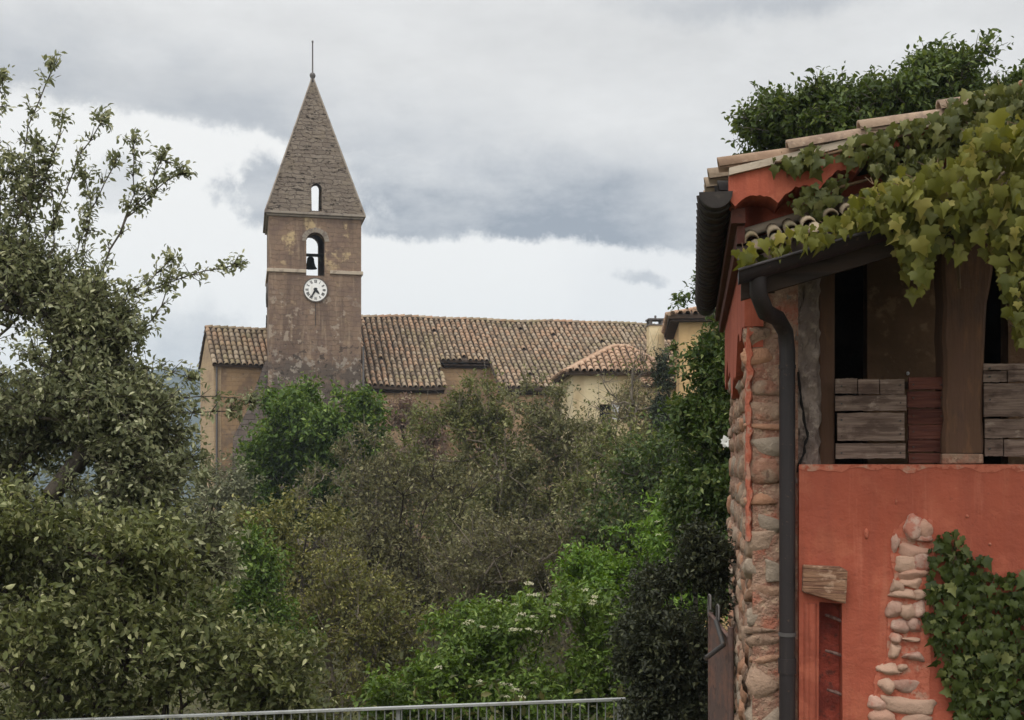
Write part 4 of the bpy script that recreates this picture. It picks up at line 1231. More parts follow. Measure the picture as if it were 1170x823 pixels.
        for k, (a, b) in enumerate(rows):
            for xx in (x0 + .035, x1 - .035):
                zc_ = (z(a, v) + z(b, v)) / 2 + rng.uniform(-.01, .01)
                pan.add([(xx + .006 * math.cos(t), v - .015, zc_ + .006 * math.sin(t)) for t in np.linspace(0, 6.28, 7)[:-1]] + [(xx + .006 * math.cos(t), v + .01, zc_ + .006 * math.sin(t)) for t in np.linspace(0, 6.28, 7)[:-1]],
                        [tuple(range(6))] + [(q, (q + 1) % 6, (q + 1) % 6 + 6, q + 6) for q in range(6)], 1)
        return pan.build(name, [mat, M['iron']], root, o0, .0025)
    planks('plank_panel', 955, 1035, [(433, 451), (451, 469), (471, 490), (490, 505), (507, 525)], .0, M['plank_grey'], breaks=[(980, 1005)], rag=.008)
    planks('plank_panel', 1124, 1216, [(418, 426), (426, 439), (440, 478), (480, 502), (502, 522)], .0, M['plank_grey'], breaks=[(), (1151,), (), (), (1147,)], rag=.006)
    planks('board_panel', 1037, 1082, [(432, 447), (447, 466), (467, 485), (486, 503), (503, 518), (518, 530)], .06, M['plank_red'], rag=.004)
    m = MB(); p = F(929, 312, .02); m.tube([(p[0], .04, p[1] + .05), (p[0], .02, p[1]), (p[0] + .012, .0, p[1] - .03)], [.012, .016, .008], 7); m.build('insulator', M['shutter'], root, o0)
    m = MB(); p = F(1037, 427, VB); m.blob((p[0], VB - .01, p[1]), (.012, .012, .014), rng, 1, 0); m.build('bell_push', M['shutter'], root, o0)
    m = MB(); a, b = F(992, 440, VB), F(1112, 440, VB); m.box(a[0], b[0], VB - .02, VB - .002, a[1] - .03, a[1] + .02); m.build('wall_rail', M['wood_dark'], root, o0)
    # --- parapet with the little barred window
    UP = u(913, -.10); VP = -.10
    zt = z(533, VP)
    nich = [F(936, 688, VP), F(962, 690, VP), F(963, 860, VP), F(935, 860, VP)]
    nich = [(p[0], p[1]) for p in nich]
    stone_hole = []
    m = MB()
    m.wall([(UP, zb), (UR, zb), (UR, zt)] + [(UP + (UR - UP) * k / 60, zt + rng.uniform(-.008, .006)) for k in range(59, 0, -1)] + [(UP, zt)], [nich[::-1]], VP, .3)
    par = m.build('parapet', M['orange'], root, o0, .012)
    m = MB()                                            # worn edge along the top
    vs = []; fs = []; n = 110
    for k in range(n + 1):
        xx = UP + (UR - UP) * k / n; dn = max(.006, .016 + .02 * math.sin(k * .9) * math.sin(k * .37 + 2) + rng.uniform(-.008, .014))
        vs += [(xx, VP - .004, zt - dn), (xx, VP - .004, zt + .012), (xx, VP + .31, zt + .014)]
    for k in range(n): fs += [(k * 3, k * 3 + 1, k * 3 + 4, k * 3 + 3), (k * 3 + 1, k * 3 + 2, k * 3 + 5, k * 3 + 4)]
    m.add(vs, fs); m.build('worn_edge', M['orange_edge'], par, o0, recalc=False)
    m = MB()
    x0, x1 = nich[0][0] - .05, nich[1][0] + .05
    m.box(x0, x1, VP + .16, VP + .2, nich[2][1], nich[0][1] + .03)
    nb = m.build('window_recess', M['niche'], root, o0)
    m = MB(); zj = nich[2][1]                         # rounded render jamb at its left
    x = nich[0][0]
    m.tube([(x - .045, VP + .002, zj), (x - .045, VP + .002, nich[0][1] - .01)], .028, 10); m.tube([(x - .075, VP + .006, zj), (x - .075, VP + .006, nich[0][1] - .01)], .024, 10)
    m.build('jamb', M['orange'], root, o0)
    m = MB()
    for a, b, c, e in ((944, 704, 966, 712), (944, 745, 966, 751), (946, 790, 966, 796)):
        p, q = F(a, b, VP + .05), F(c, e, VP + .05)
        bar = MB(); bar.tube([(p[0], VP + .10, p[1]), ((p[0] + q[0]) / 2, VP + .075, (p[1] + q[1]) / 2 + .004), (q[0], VP + .05, q[1])], [.009, .012, .011], 7)
        bar.build('window_bar', M['bar'], nb, o0)
    m = MB()                                            # old timber lintel, skewed
    lp = [F(917, 677, VP - .06), F(966, 690, VP - .06), F(968, 652, VP - .06), F(960, 648, VP - .06), F(918, 646, VP - .06)]
    m.panel([(p[0], p[1]) for p in lp], [], lambda a, b: (a, VP - .055 - (a - lp[0][0]) * .12, b), lambda a, b: (a, VP + .1, b))
    m.build('window_lintel', M['lintel'], root, o0, .008)
    # bare stones left in the render
    m = MB()
    st = [(1043, 605, 10, 13, .3), (1057, 603, 9, 11, -.5), (1050, 615, 14, 5, .1), (1024, 622, 4, 11, .1), (1046, 630, 17, 8, .1), (1036, 645, 12, 10, 0), (1055, 644, 10, 11, .2), (1044, 657, 13, 6, -.2),
          (1026, 670, 7, 8, .2), (1043, 667, 12, 6, .1), (1034, 680, 16, 6, .05), (1051, 681, 8, 6, .1), (1022, 697, 8, 9, .2), (1037, 700, 8, 10, -.3), (1050, 697, 7, 9, .2), (1030, 716, 11, 7, .1), (1046, 716, 9, 8, -.1),
          (1024, 731, 7, 6, 0), (1042, 731, 12, 3, .05), (1023, 744, 6, 8, .2), (1045, 751, 14, 5.5, .08), (1016, 765, 14, 6, .1), (1031, 764, 6, 4, 0), (1013, 785, 9, 8, .2), (1034, 783, 16, 8, .05), (1003, 803, 9, 8, .1), (1036, 806, 26, 10, .07),
          (1008, 820, 13, 7, 0), (1046, 823, 16, 6, 0), (1020, 838, 22, 9, 0), (1050, 845, 15, 10, 0)]
    for a, b, c, e, ro in st:
        p = F(a, b, VP - .03); s = .0058
        m.blob((p[0], VP + .012, p[1]), (c * s * 1.14, .046 + .018 * rng.random(), e * s * 1.2), rng, rng.uniform(.7, .95), .08, Matrix.Rotation(ro, 3, 'Y'), 0, True, chip=.14)
    m.build('bare_stones', M['pebble'], root, o0)
    m = MB()                                            # broken lip of mortar behind them
    pol = [(1034, 594), (1066, 594), (1066, 650), (1062, 700), (1062, 860), (990, 860), (994, 806), (1000, 776), (1012, 752), (1014, 690), (1020, 660), (1018, 612)]
    pts = []
    for k in range(len(pol)):
        a, b = pol[k], pol[(k + 1) % len(pol)]
        for t in np.linspace(0, 1, 7)[:-1]:
            p = F(a[0] + (b[0] - a[0]) * t + rng.uniform(-2, 2), a[1] + (b[1] - a[1]) * t + rng.uniform(-2, 2), VP); pts.append((p[0], p[1]))
    m.panel(pts, [], lambda a, b: (a, VP - .006, b), lambda a, b: (a, VP + .02, b))
    m.build('stone_bedding', M['orange_edge'], root, o0)
    # small bump and scars in the render
    for a, b, c, e in ((990, 610, 2.6, 6), (1024, 573, 1.2, 3.5), (1105, 590, 1.5, 2), (1131, 622, 1.5, 2)):
        p = F(a, b, VP); m = MB(); m.blob((p[0], VP, p[1]), (c * .006, .012, e * .006), rng, 1, .1); m.build('render_scar', M['orange_edge'], par, o0)
    # --- roof
    nrm = Vector((-mr, 0, 1)).normalized(); sl = Vector((-1, 0, -mr)).normalized()
    m = MB()
    V0, V1 = VV + .03, DV + .35
    for a, b in ((ue + .10, UA), (UA, UR + .6)):
        q = [(a, V0, zroof(a)), (b, V0, zroof(b)), (b, V1, zroof(b)), (a, V1, zroof(a))]
        m.add([(x, y, zz - .03) for x, y, zz in q] + [(x, y, zz - .13) for x, y, zz in q], [(0, 1, 2, 3), (4, 5, 6, 7), (0, 1, 5, 4), (1, 2, 6, 5), (2, 3, 7, 6), (3, 0, 4, 7)], 1)
    Ls = (UA - ue) * math.sqrt(1 + mr * mr)
    tile_rows(m, (UA, VV + .30, zroof(UA) - .01), (0, 1, 0), sl, 24, .205, lambda i: (0, Ls + .06), .085, .40, rng, seg=8)
    sl2 = Vector((1, 0, -mr)).normalized()
    tile_rows(m, (UA, VV + .30, zroof(UA) - .01), (0, 1, 0), sl2, 24, .205, lambda i: (0, 2.0), .085, .40, rng)
    m.build('roof', [M['tile'], M['tile_bed']], root, o0, recalc=False)
    # verge tiles, laid end to end along the rake, lapping downhill
    m = MB()
    tile_rows(m, (UA, VV + .05, zroof(UA) + .0), (0, 1, 0), sl, 1, 1, lambda i: (0, Ls + .02), .074, .47, rng, seg=10, jit=.03)
    m.build('verge_tiles', M['tile_verge'], root, o0, recalc=False)
    m = MB(); q0 = -.05; dz = .1                        # mortar bed below them
    m.panel([(ue + .06, zroof(ue + .06) - .035), (UA, zroof(UA) - .035), (UA, zroof(UA) + .01), (ue + .06, zroof(ue + .06) + .01)], [], lambda a, b: (a, VV - .015, b), lambda a, b: (a, VV + .12, b))
    m.build('verge_mortar', M['stone_light'], root, o0)
    # scalloped genoise band under the verge
    top0, VG = .05, -.325
    cusps = [(840, 236), (889, 232), (937, 216), (978, 198), (1020, 178), (1063, 162), (1106, 146), (1150, 130), (1195, 114), (1240, 98)]
    cu = [F(a, b, VG) for a, b in cusps]
    pts = [(cu[0][0] - .04, zroof(cu[0][0] - .04) - .06)]
    bot = []
    for (a, b), (c, e) in zip(cu[:-1], cu[1:]):
        for t in np.linspace(0, 1, 13)[:-1]:
            bot.append((a + (c - a) * t, b + (e - b) * t + (.05 + .02 * rng.random()) * math.sin(math.pi * t) ** .8))
    bot.append(cu[-1])
    bot = [(cu[0][0] - .04, cu[0][1] + .05)] + bot
    poly = bot + [(cu[-1][0], zroof(cu[-1][0]) - .036), (cu[0][0] - .04, zroof(cu[0][0] - .04) - .036)]
    m = MB(); m.panel(poly, [], lambda a, b: (a, VG, b), lambda a, b: (a, -.004, b))
    m.build('genoise_band', M['orange'], root, o0, .006)
    # left eave: layered tile ends, half-round gutter running away along the flank
    m = MB()
    ze = zroof(ue)
    for lay, (off, dz) in enumerate(((.10, -.10), (.20, -.19))):
        tile_rows(m, (-.04, VV + .22, ze + dz + mr * .1), (0, 1, 0), sl, 24, .2, lambda i: (0, (-ue - .05) * (1 if lay == 0 else .55)), .085, .4, rng, seg=8)
    m.build('eave_tiles', M['tile_dark'], root, o0, recalc=False)
    m = MB()
    zg_, ug = ze - .125, F(818, 300, VV)[0]
    L0, L1 = VV - .02, DV + .35
    prof = [(.105 * math.cos(t), .105 * math.sin(t)) for t in np.linspace(math.pi, 2 * math.pi, 13)]
    profi = [(.098 * math.cos(t), .098 * math.sin(t)) for t in np.linspace(2 * math.pi, math.pi, 13)]
    pr = prof + profi; n = len(pr)
    vs = [(ug + a, L0, zg_ + b) for a, b in pr] + [(ug + a, L1, zg_ + b) for a, b in pr]
    m.add(vs, [(k, (k + 1) % n, (k + 1) % n + n, k + n) for k in range(n)], 0, False)
    m.add([(ug + a, L0 + .001, zg_ + b) for a, b in prof], [tuple(range(13))]); m.add([(ug + a, L1 - .001, zg_ + b) for a, b in prof], [tuple(range(13))])
    gt = m.build('gutter', M['tile_dark'], root, o0)
    for k in range(24):                                 # gutter straps
        v = L0 + .1 + k * .205
        s = MB(); s.tube([(ug + .112 * math.cos(t), v, zg_ + .112 * math.sin(t)) for t in np.linspace(math.pi, 2 * math.pi, 11)], .011, 5)
        s.build('gutter_strap', M['tile_dark'], gt, o0)
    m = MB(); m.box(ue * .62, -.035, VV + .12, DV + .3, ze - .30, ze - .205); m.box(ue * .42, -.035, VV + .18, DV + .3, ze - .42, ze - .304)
    m.build('eave_corbel', M['eave_shaded'], root, o0)
    # --- lower tiled canopy over the loggia, rising with the rake
    print('canopy slope', mc, 'drop', drop)
    u0, u1 = ca[0], UA
    m = MB(); q = []
    for a in (u0, u1):
        q += [(a, VC + .05, fz(a) - .03), (a, -.004, fz(a) + drop - .03), (a, -.004, fz(a) + drop - .09), (a, VC + .05, fz(a) - .09)]
    m.add(q, [(0, 1, 5, 4), (1, 2, 6, 5), (2, 3, 7, 6), (3, 0, 4, 7), (0, 1, 2, 3), (4, 5, 6, 7)], 1)
    s_ = Vector((0, VC, -drop)).normalized(); ln = math.hypot(VC, drop)
    rowd = Vector((1, 0, mc)); 
    tile_rows(m, (u0 + .1, -.01, fz(u0 + .1) + drop), rowd, s_, int((u1 - u0) / .118), .12, lambda i: (0, ln + .02), .046, .36, rng, seg=6)
    m.build('canopy_roof', [M['tile_old'], M['tile_bed']], root, o0, recalc=False)
    m = MB(); m.tube([(u0 + .06, -.035, fz(u0) + drop + .03), (u1, -.035, fz(u1) + drop + .03)], .035, 8); m.build('canopy_flashing', M['stone_light'], root, o0)
    m = MB()                                            # gutter along its edge
    for a in (u0 - .02, u1):
        m.v += [(a, VC - .05 + .07 * math.cos(t) , fz(a) - .05 + .07 * math.sin(t)) for t in np.linspace(math.pi, 2 * math.pi, 11)]
    n = 11
    for k in range(n - 1): m.f.append((k, k + 1, k + 1 + n, k + n)); m.mi.append(0); m.sm.append(True)
    m.f.append(tuple(range(n))); m.mi.append(0); m.sm.append(False)
    m.tube([(u0 - .02, VC - .12, fz(u0) - .05), (u1, VC - .12, fz(u1) - .05)], .012, 6)
    cg = m.build('canopy_gutter', M['pipe'], root, o0, recalc=False)
    m = MB(); m.panel([(u0, fz(u0) - .2), (u1, fz(u1) - .2), (u1, fz(u1) - .092), (u0, fz(u0) - .092)], [], lambda a, b: (a, VC + .05, b), lambda a, b: (a, VC + .1, b)); m.build('fascia_board', M['wood_dark'], root, o0)
    for k in range(9):
        a = u0 + .12 + k * .45
        m = MB(); vs = []
        for x in (a, a + .08): vs += [(x, VC + .1, fz(a) - .19), (x, -.003, fz(a) + drop - .22), (x, -.003, fz(a) + drop - .1), (x, VC + .1, fz(a) - .1)]
        m.add(vs, [(0, 1, 2, 3), (4, 5, 6, 7), (0, 1, 5, 4), (1, 2, 6, 5), (2, 3, 7, 6), (3, 0, 4, 7)]); m.build('rafter', M['wood_dark'], root, o0)
    # --- downpipe with swan neck
    m = MB(); r = .051
    a0 = F(866, 312, VC); xp = F(899.5, 500, -.1)[0]
    m.tube([(a0[0], VC - .03, fz(a0[0]) - .10), (a0[0] + .0, VC - .02, fz(a0[0]) - .2), (a0[0] + .05, VC + .08, fz(a0[0]) - .30), (xp - .07, -.22, z(362, -.2)), (xp - .012, -.11, z(378, -.1)), (xp, -.10, z(400, -.1)), (xp, -.10, z(470, -.1)), (xp, -.10, zb)], r, 14, caps=True)
    dp = m.build('downpipe', M['pipe'], root, o0)
    for py in (418, 727):
        s = MB(); s.tube([(xp, -.10, z(py, -.1) - .012), (xp, -.10, z(py, -.1) + .012)], r + .005, 14); s.build('pipe_clip', M['zinc'] if py > 700 else M['pipe'], dp, o0)
    s = MB(); s.tube([(xp, -.10, z(772, -.1)), (xp, -.10, z(755, -.1))], r + .007, 14); s.build('pipe_socket', M['pipe'], dp, o0)
    return dict(zr=zr, fz=fz, drop=drop, VC=VC, VP=VP, ca=ca, zt=zt)
HI = build_house()

# ------------------------------------------------------------------ creepers on the house
def creeper(name, label, cat, polys, v_of, leafm, tmpl, size, density, seed, hang, out, stems, nrm=(0, -1, .7), cluster=0):
    """Leaves over outlines drawn on the wall; each outline lies v_of(k, u, z) in front of it."""
    rng = np.random.default_rng(seed)
    from mathutils.geometry import intersect_point_tri_2d
    pos = []
    for k, (pl, v0, den) in enumerate(polys):
        q = [HF.pix(a, b, v0) for a, b in pl]
        tr = tessellate_polygon([[Vector((a, b, 0)) for a, b in q]])
        for t in tr:
            a, b, c = [np.array(q[i]) for i in t]
            ar = abs((b[0] - a[0]) * (c[1] - a[1]) - (b[1] - a[1]) * (c[0] - a[0])) / 2
            n = rng.poisson(ar * density * den)
            r1 = np.sqrt(rng.random(n)); r2 = rng.random(n)
            pp = a * (1 - r1)[:, None] + b * (r1 * (1 - r2))[:, None] + c * (r1 * r2)[:, None]
            vv = v0 - np.abs(rng.normal(size=n)) * out + rng.uniform(0, out * .6, n)
            pos.append(np.stack([pp[:, 0], vv, pp[:, 1]], 1))
    pos = np.concatenate(pos)
    n = len(pos)
    ax = norm(np.array([0, -.25, -hang]) + rng.normal(size=(n, 3)) * np.array([.6, .3, .38]))
    nr = norm(np.array(nrm) + rng.normal(size=(n, 3)) * .6)
    sz = size * rng.uniform(.45, 1.4, n)
    base = np.array([stems[0][0][0], stems[0][0][1], stems[0][0][2]])
    W = Frame(HF.X, HF.Y, HF.a)
    bw = (W.X + base[0] * W.c - base[1] * W.s, W.Y + base[0] * W.s + base[1] * W.c, base[2])
    root = empty(name, bw, HF.a); tag(root, label, cat)
    m = MB()
    for st in stems:
        m.tube([Vector(p) for p in st[:-1]] if not isinstance(st[-1], tuple) else [Vector(p) for p in st], .011, 5)
    # thin runners to the leaves
    A = pos + np.array([0, .04, .0]); idx = rng.choice(n, n // 5)
    v, f, l = sticks(A[idx], A[idx] + np.stack([rng.normal(size=len(idx)) * .5, .1 + np.abs(rng.normal(size=len(idx))) * .3, .3 + np.abs(rng.normal(size=len(idx))) * .4], 1) * size, np.full(len(idx), .003), np.full(len(idx), .002), 3)
    m.add(v, [tuple(q) for q in f.reshape(-1, 4)])
    m.build('stem', M['stem'], root, tuple(base), recalc=False)
    link('foliage', leaf_mesh(name + '_foliage', pos - base, ax, nr, sz, tmpl), leafm, root)
    return root

def build_creepers():
    F = HF.pix
    pt = lambda px, py, v: (lambda q: (q[0], v, q[1]))(F(px, py, v))
    VV = -.36
    # creeper draped along the verge
    creeper('creeper', 'dull green creeper trailing down from the verge tiles over the scalloped red band', 'creeper',
        [([(880, 180), (915, 172), (946, 168), (948, 184), (930, 196), (905, 198), (886, 194)], VV, 1),
         ([(950, 172), (985, 150), (1015, 146), (1018, 170), (1008, 200), (985, 196), (972, 184)], VV, 1),
         ([(985, 158), (1060, 134), (1110, 118), (1180, 100), (1200, 100), (1200, 170), (1120, 165), (1060, 190), (1040, 210), (1012, 205)], VV - .03, 1.1),
         ([(1075, 118), (1130, 100), (1200, 92), (1200, 140), (1080, 150)], VV - .12, 1),
         ([(1010, 195), (1060, 180), (1050, 222), (1020, 216)], VV + .05, .8),
         ([(896, 222), (930, 214), (958, 200), (972, 202), (960, 226), (930, 248), (908, 240)], -.26, 1)],
        None, M['l_vine'], LEAF_LOBED, .06, 1500, 5, 1.5, .07,
        [[pt(1260, 820, -.13), pt(1262, 500, -.13), pt(1255, 300, -.5), pt(1215, 170, -.5), pt(1120, 138, -.42), pt(1010, 160, -.4), pt(940, 178, -.38), pt(885, 186, -.37)],
         [pt(1010, 160, -.4), pt(1000, 195, -.38)], [pt(1010, 200, -.3), pt(960, 214, -.28), pt(905, 236, -.27)]])
    VC = HI['VC'] - .1
    creeper('creeper', 'yellow green broad leaved vine hanging over the canopy gutter of the loggia', 'creeper',
        [([(838, 288), (870, 274), (905, 262), (922, 262), (900, 284), (862, 300), (842, 304)], VC + .1, .8),
         ([(905, 268), (945, 252), (985, 226), (1000, 232), (985, 262), (940, 278), (912, 290)], VC, 1),
         ([(975, 222), (1005, 208), (1060, 190), (1090, 210), (1080, 245), (1040, 262), (1000, 262), (975, 252)], VC - .02, 1.2),
         ([(1020, 214), (1080, 185), (1120, 160), (1200, 150), (1200, 250), (1150, 245), (1095, 240), (1050, 250)], VC - .1, 1.15),
         ([(1015, 250), (1050, 250), (1062, 285), (1060, 330), (1048, 338), (1036, 318), (1022, 290)], VC, .9),
         ([(1068, 240), (1112, 240), (1118, 272), (1096, 292), (1080, 286)], VC - .03, 1),
         ([(1112, 236), (1200, 230), (1200, 390), (1164, 392), (1144, 356), (1140, 310), (1124, 284)], VC - .08, 1.3),
         ([(1100, 150), (1160, 140), (1200, 140), (1200, 190), (1110, 190)], VC - .16, 1)],
        None, M['l_hang'], LEAF_LOBED, .074, 1050, 6, 1.5, .13,
        [[pt(1230, 823, -.14), pt(1235, 500, -.14), pt(1232, 330, -.6), pt(1190, 225, -.7), pt(1090, 215, -.7), pt(1000, 238, -.7), pt(920, 268, -.7), pt(850, 296, -.68)],
         [pt(1090, 215, -.7), pt(1096, 330, -.7)], [pt(1040, 240, -.7), pt(1050, 335, -.7)], [pt(1160, 225, -.76), pt(1162, 330, -.76), pt(1168, 385, -.76)], [pt(1148, 215, -.85), pt(1168, 270, -.86)]])
    creeper('ivy', 'dark green small leaved ivy spreading over the red wall beside the bare stones', 'ivy',
        [([(1066, 612), (1082, 602), (1100, 612), (1108, 634), (1128, 636), (1134, 660), (1062, 680), (1060, 640)], -.12, 1),
         ([(1058, 668), (1134, 655), (1170, 652), (1215, 648), (1215, 830), (1100, 830), (1084, 792), (1068, 752), (1056, 714)], -.13, 1.15),
         ([(1075, 690), (1200, 670), (1200, 850), (1100, 850)], -.17, .6),
         ([(1090, 812), (1215, 812), (1215, 930), (1105, 930)], -.13, .8)],
        None, M['l_ivy'], LEAF_LOBED, .056, 1250, 7, .9, .035,
        [[pt(1160, 950, -.12), pt(1150, 800, -.12), pt(1120, 720, -.12), pt(1085, 620, -.12)], [pt(1150, 800, -.12), pt(1100, 760, -.12), pt(1066, 690, -.12)], [pt(1150, 800, -.12), pt(1190, 680, -.12)]])
build_creepers()

# ------------------------------------------------------------------ gate beside the house
def build_gate():
    Yg = 8.3
    a, b = P(812, 700, Yg), P(835, 720, 7.75)
    d = Vector((b[0] - a[0], b[1] - a[1])); W = d.length; ang = math.atan2(d.y, d.x)
    zg = float(gz(a[0], a[1])) - .02
    root = empty('iron_gate', (a[0], a[1], zg), ang)
    tag(root, 'rusty sheet iron gate leaf beside the stone corner of the red house', 'gate')
    zt0, zt1 = a[2] - zg, b[2] - zg
    m = MB(); m.panel([(0, .06), (W, .06), (W, zt1 - .05), (0, zt0)], [], lambda x, z: (x, -.008, z), lambda x, z: (x, .008, z)); m.build('sheet', M['rust'], root)
    m = MB()
    m.tube([(0, 0, 0), (0, 0, zt0 + .0)], .02, 6); m.tube([(W, 0, 0), (W, 0, zt1 + .02)], .022, 6); m.tube([(0, -.012, zt0), (W, -.012, zt1 - .05)], .014, 6)
    m.tube([(.0, -.01, .25), (W, -.01, .25)], .015, 6)
    m.build('gate_frame', M['rust'], root)
    for x, t in ((.04, zt0 - .02), (W * .5, (zt0 + zt1) / 2 - .04)):
        m = MB(); m.tube([(x - .02, -.02, t), (x - .02, -.02, t + .14), (x, -.02, t + .155), (x + .035, -.02, t + .15), (x + .035, -.02, t + .05)], .008, 6); m.build('wire_hook', M['zinc'], root)
    m = MB(); m.tube([(W * .5, -.03, (zt0 + zt1) / 2), (W, -.05, zt1 - .1), (W + .18, -.22, zt1 - .16)], .018, 6); m.build('hinge_strap', M['iron'], root)
build_gate()

# ------------------------------------------------------------------ railing
def build_railing():
    Yr = 11.0
    x0, x1 = P(-60, 0, Yr)[0], P(716, 0, Yr)[0]
    zl, zr = P(-60, 827, Yr)[2], P(716, 797.5, Yr)[2]
    zz = lambda x: zl + (zr - zl) * (x - x0) / (x1 - x0)
    H = 1.0
    root = empty('metal_railing', ((x0 + x1) / 2, Yr, zz((x0 + x1) / 2) - H))
    tag(root, 'pale galvanised railing with thin upright bars below the bushes', 'railing')
    o = ((x0 + x1) / 2, Yr, zz((x0 + x1) / 2) - H)
    def rail(dz, h, w, name):
        m = MB(); m.add([(x, Yr + y, zz(x) + dz + t) for x in (x0, x1) for y in (-w, w) for t in (-h, h)], [(0, 1, 3, 2), (4, 5, 7, 6), (0, 1, 5, 4), (2, 3, 7, 6), (0, 2, 6, 4), (1, 3, 7, 5)])
        return m.build(name, M['rail'], root, o, .004)
    rail(-.012, .014, .022, 'top_rail'); rail(-.9, .012, .016, 'bottom_rail')
    m = MB(); m.tube([(0, 0, -.885), (0, 0, -.03)], .0075, 6); me = None
    n = 80; first = None
    for k in range(n):
        x = x0 + .04 + (x1 - x0 - .08) * k / (n - 1)
        if first is None:
            first = m.build('baluster', M['rail_bar'], root, (0, 0, 0)); ob = first
        else:
            ob = first.copy(); COL.objects.link(ob)
        ob.parent = root; ob.location = (x - o[0], 0, zz(x) - o[2])
    mp = MB(); mp.box(-.02, .02, -.02, .02, -1.05, -.03); fp = None
    for k in range(4):
        x = x0 + .07 + (x1 - x0 - .14) * k / 3
        if fp is None: fp = mp.build('post', M['rail_bar'], root, (0, 0, 0), .004); ob = fp
        else: ob = fp.copy(); COL.objects.link(ob)
        ob.parent = root; ob.location = (x - o[0], .03, zz(x) - o[2])
build_railing()

# ------------------------------------------------------------------ trees and shrubs
def pp(px, py, Y): return tuple(P(px, py, Y))
def build_plants():
    X = lambda px, Y: (px - HX) * Y / FPX
    # near left tree, ragged grey-olive, long shoots against the sky
    Y = 13.5
    S = [[pp(10, 300, Y), pp(22, 200, Y), pp(38, 130, Y), pp(62, 78, Y)], [pp(-10, 240, Y), pp(-6, 140, Y), pp(2, 90, Y)], [pp(20, 300, Y), pp(50, 210, Y), pp(72, 140, Y)],
         [pp(40, 310, Y), pp(66, 240, Y), pp(90, 180, Y), pp(116, 142, Y)], [pp(60, 330, Y), pp(86, 290, Y), pp(108, 230, Y), pp(130, 192, Y)],
         [pp(60, 350, Y), pp(92, 310, Y), pp(104, 250, Y), pp(98, 205, Y)], [pp(90, 350, Y), pp(118, 305, Y), pp(145, 250, Y), pp(202, 198, Y)], [pp(140, 262, Y), pp(152, 222, Y), pp(153, 165, Y)],
         [pp(145, 250, Y), pp(168, 222, Y), pp(184, 182, Y)], [pp(110, 370, Y), pp(150, 340, Y), pp(200, 318, Y), pp(266, 304, Y)], [pp(130, 340, Y), pp(165, 325, Y), pp(190, 300, Y)],
         [pp(140, 400, Y), pp(175, 365, Y), pp(192, 330, Y)], [pp(130, 420, Y), pp(180, 420, Y), pp(215, 432, Y)], [pp(150, 455, Y), pp(210, 452, Y), pp(282, 458, Y)], [pp(160, 470, Y), pp(220, 470, Y), pp(262, 470, Y)],
         [pp(60, 300, Y), pp(62, 225, Y), pp(46, 170, Y)], [pp(30, 300, Y), pp(30, 230, Y), pp(10, 180, Y)], [pp(150, 480, Y), pp(200, 510, Y), pp(226, 540, Y)]]
    plant('deciduous_tree', 'tall ragged grey olive tree with long shoots against the sky at left', 'tree', X(10, Y), Y,
          [L(40, 480, Y, 100, 100, 1.2), L(110, 470, Y, 80, 70, .8), L(20, 350, Y, 70, 80, .55), L(85, 390, Y, 75, 60, .5), L(150, 470, Y, 60, 60, .6), L(10, 250, Y, 45, 70, .35), L(100, 520, Y, 90, 60, .9), L(60, 535, Y, 70, 40, .8), L(120, 420, Y, 60, 50, .5), L(60, 600, Y, 140, 110, 1.3), L(175, 560, Y, 60, 70, .7), L(200, 620, Y, 60, 60, .6), L(50, 290, Y, 40, 50, .25)],
          M['l_left'], M['bark'], 1, n_attr=560, twigs=8, lpt=13, tl=.42, leaf=.072, tmpl=LEAF_OVAL, trunk_r=.16, stems=2, shoots=S, hollow=2.0)
    Y = 12.0
    plant('shrub', 'broad olive shrub with pale leaf tips behind the left half of the railing', 'shrub', X(130, Y), Y,
          [L(60, 720, Y, 120, 90, .9), L(180, 720, Y, 90, 90, .8), L(270, 770, Y, 80, 70, .7), L(20, 640, Y, 90, 70, .7), L(330, 810, Y, 40, 40, .4), L(120, 640, Y, 90, 50, .7), L(100, 820, Y, 200, 40, .7)],
          M['l_left_low'], M['bark_dark'], 2, n_attr=420, twigs=7, lpt=9, tl=.36, leaf=.078, tmpl=LEAF_OVAL, trunk_r=.06, stems=6, hollow=2.2)
    Y = 52
    plant('locust_tree', 'fresh green rounded tree standing in front of the church tower foot', 'tree', X(350, Y), Y,
          [L(350, 492, Y, 58, 50), L(388, 510, Y, 44, 50), L(325, 545, Y, 46, 55), L(395, 480, Y, 36, 34), L(310, 575, Y, 34, 40), L(370, 560, Y, 50, 50), L(365, 488, Y, 50, 40)],
          M['l_fresh'], M['bark'], 3, n_attr=480, twigs=7, lpt=11, tl=.8, leaf=.22, trunk_r=.2, hollow=2.6)
    # half-leafed, twiggy trees of the valley
    def sparse(px, Y, lobes, label, seed, lm='l_sparse', n=190, leaf=.16, bare=160, twigs=6, lpt=8, bark='bark_pale', tl=.7, tr=.13, stems=2):
        plant('half_leafed_tree', label, 'tree', X(px, Y), Y, [L(a, b, Y, c, e) for a, b, c, e in lobes], M[lm], M[bark], seed, n_attr=n, twigs=twigs, lpt=lpt, tl=tl, leaf=leaf,
              trunk_r=tr, stems=stems, bare=bare, up=.5, group='half leafed trees in the valley', hollow=2.0)
    sparse(415, 46, [(420, 540, 60, 60), (395, 590, 60, 60), (450, 590, 60, 70), (430, 640, 70, 60)], 'grey half leafed tree with bare pale stems right of the fresh green tree', 4, 'l_brown', leaf=.15, bare=300)
    sparse(540, 44, [(545, 484, 46, 50), (515, 515, 60, 66), (580, 540, 60, 70), (550, 610, 80, 70)], 'olive half leafed tree rising in front of the notch in the nave roof', 5, 'l_sparse2', leaf=.16, n=230)
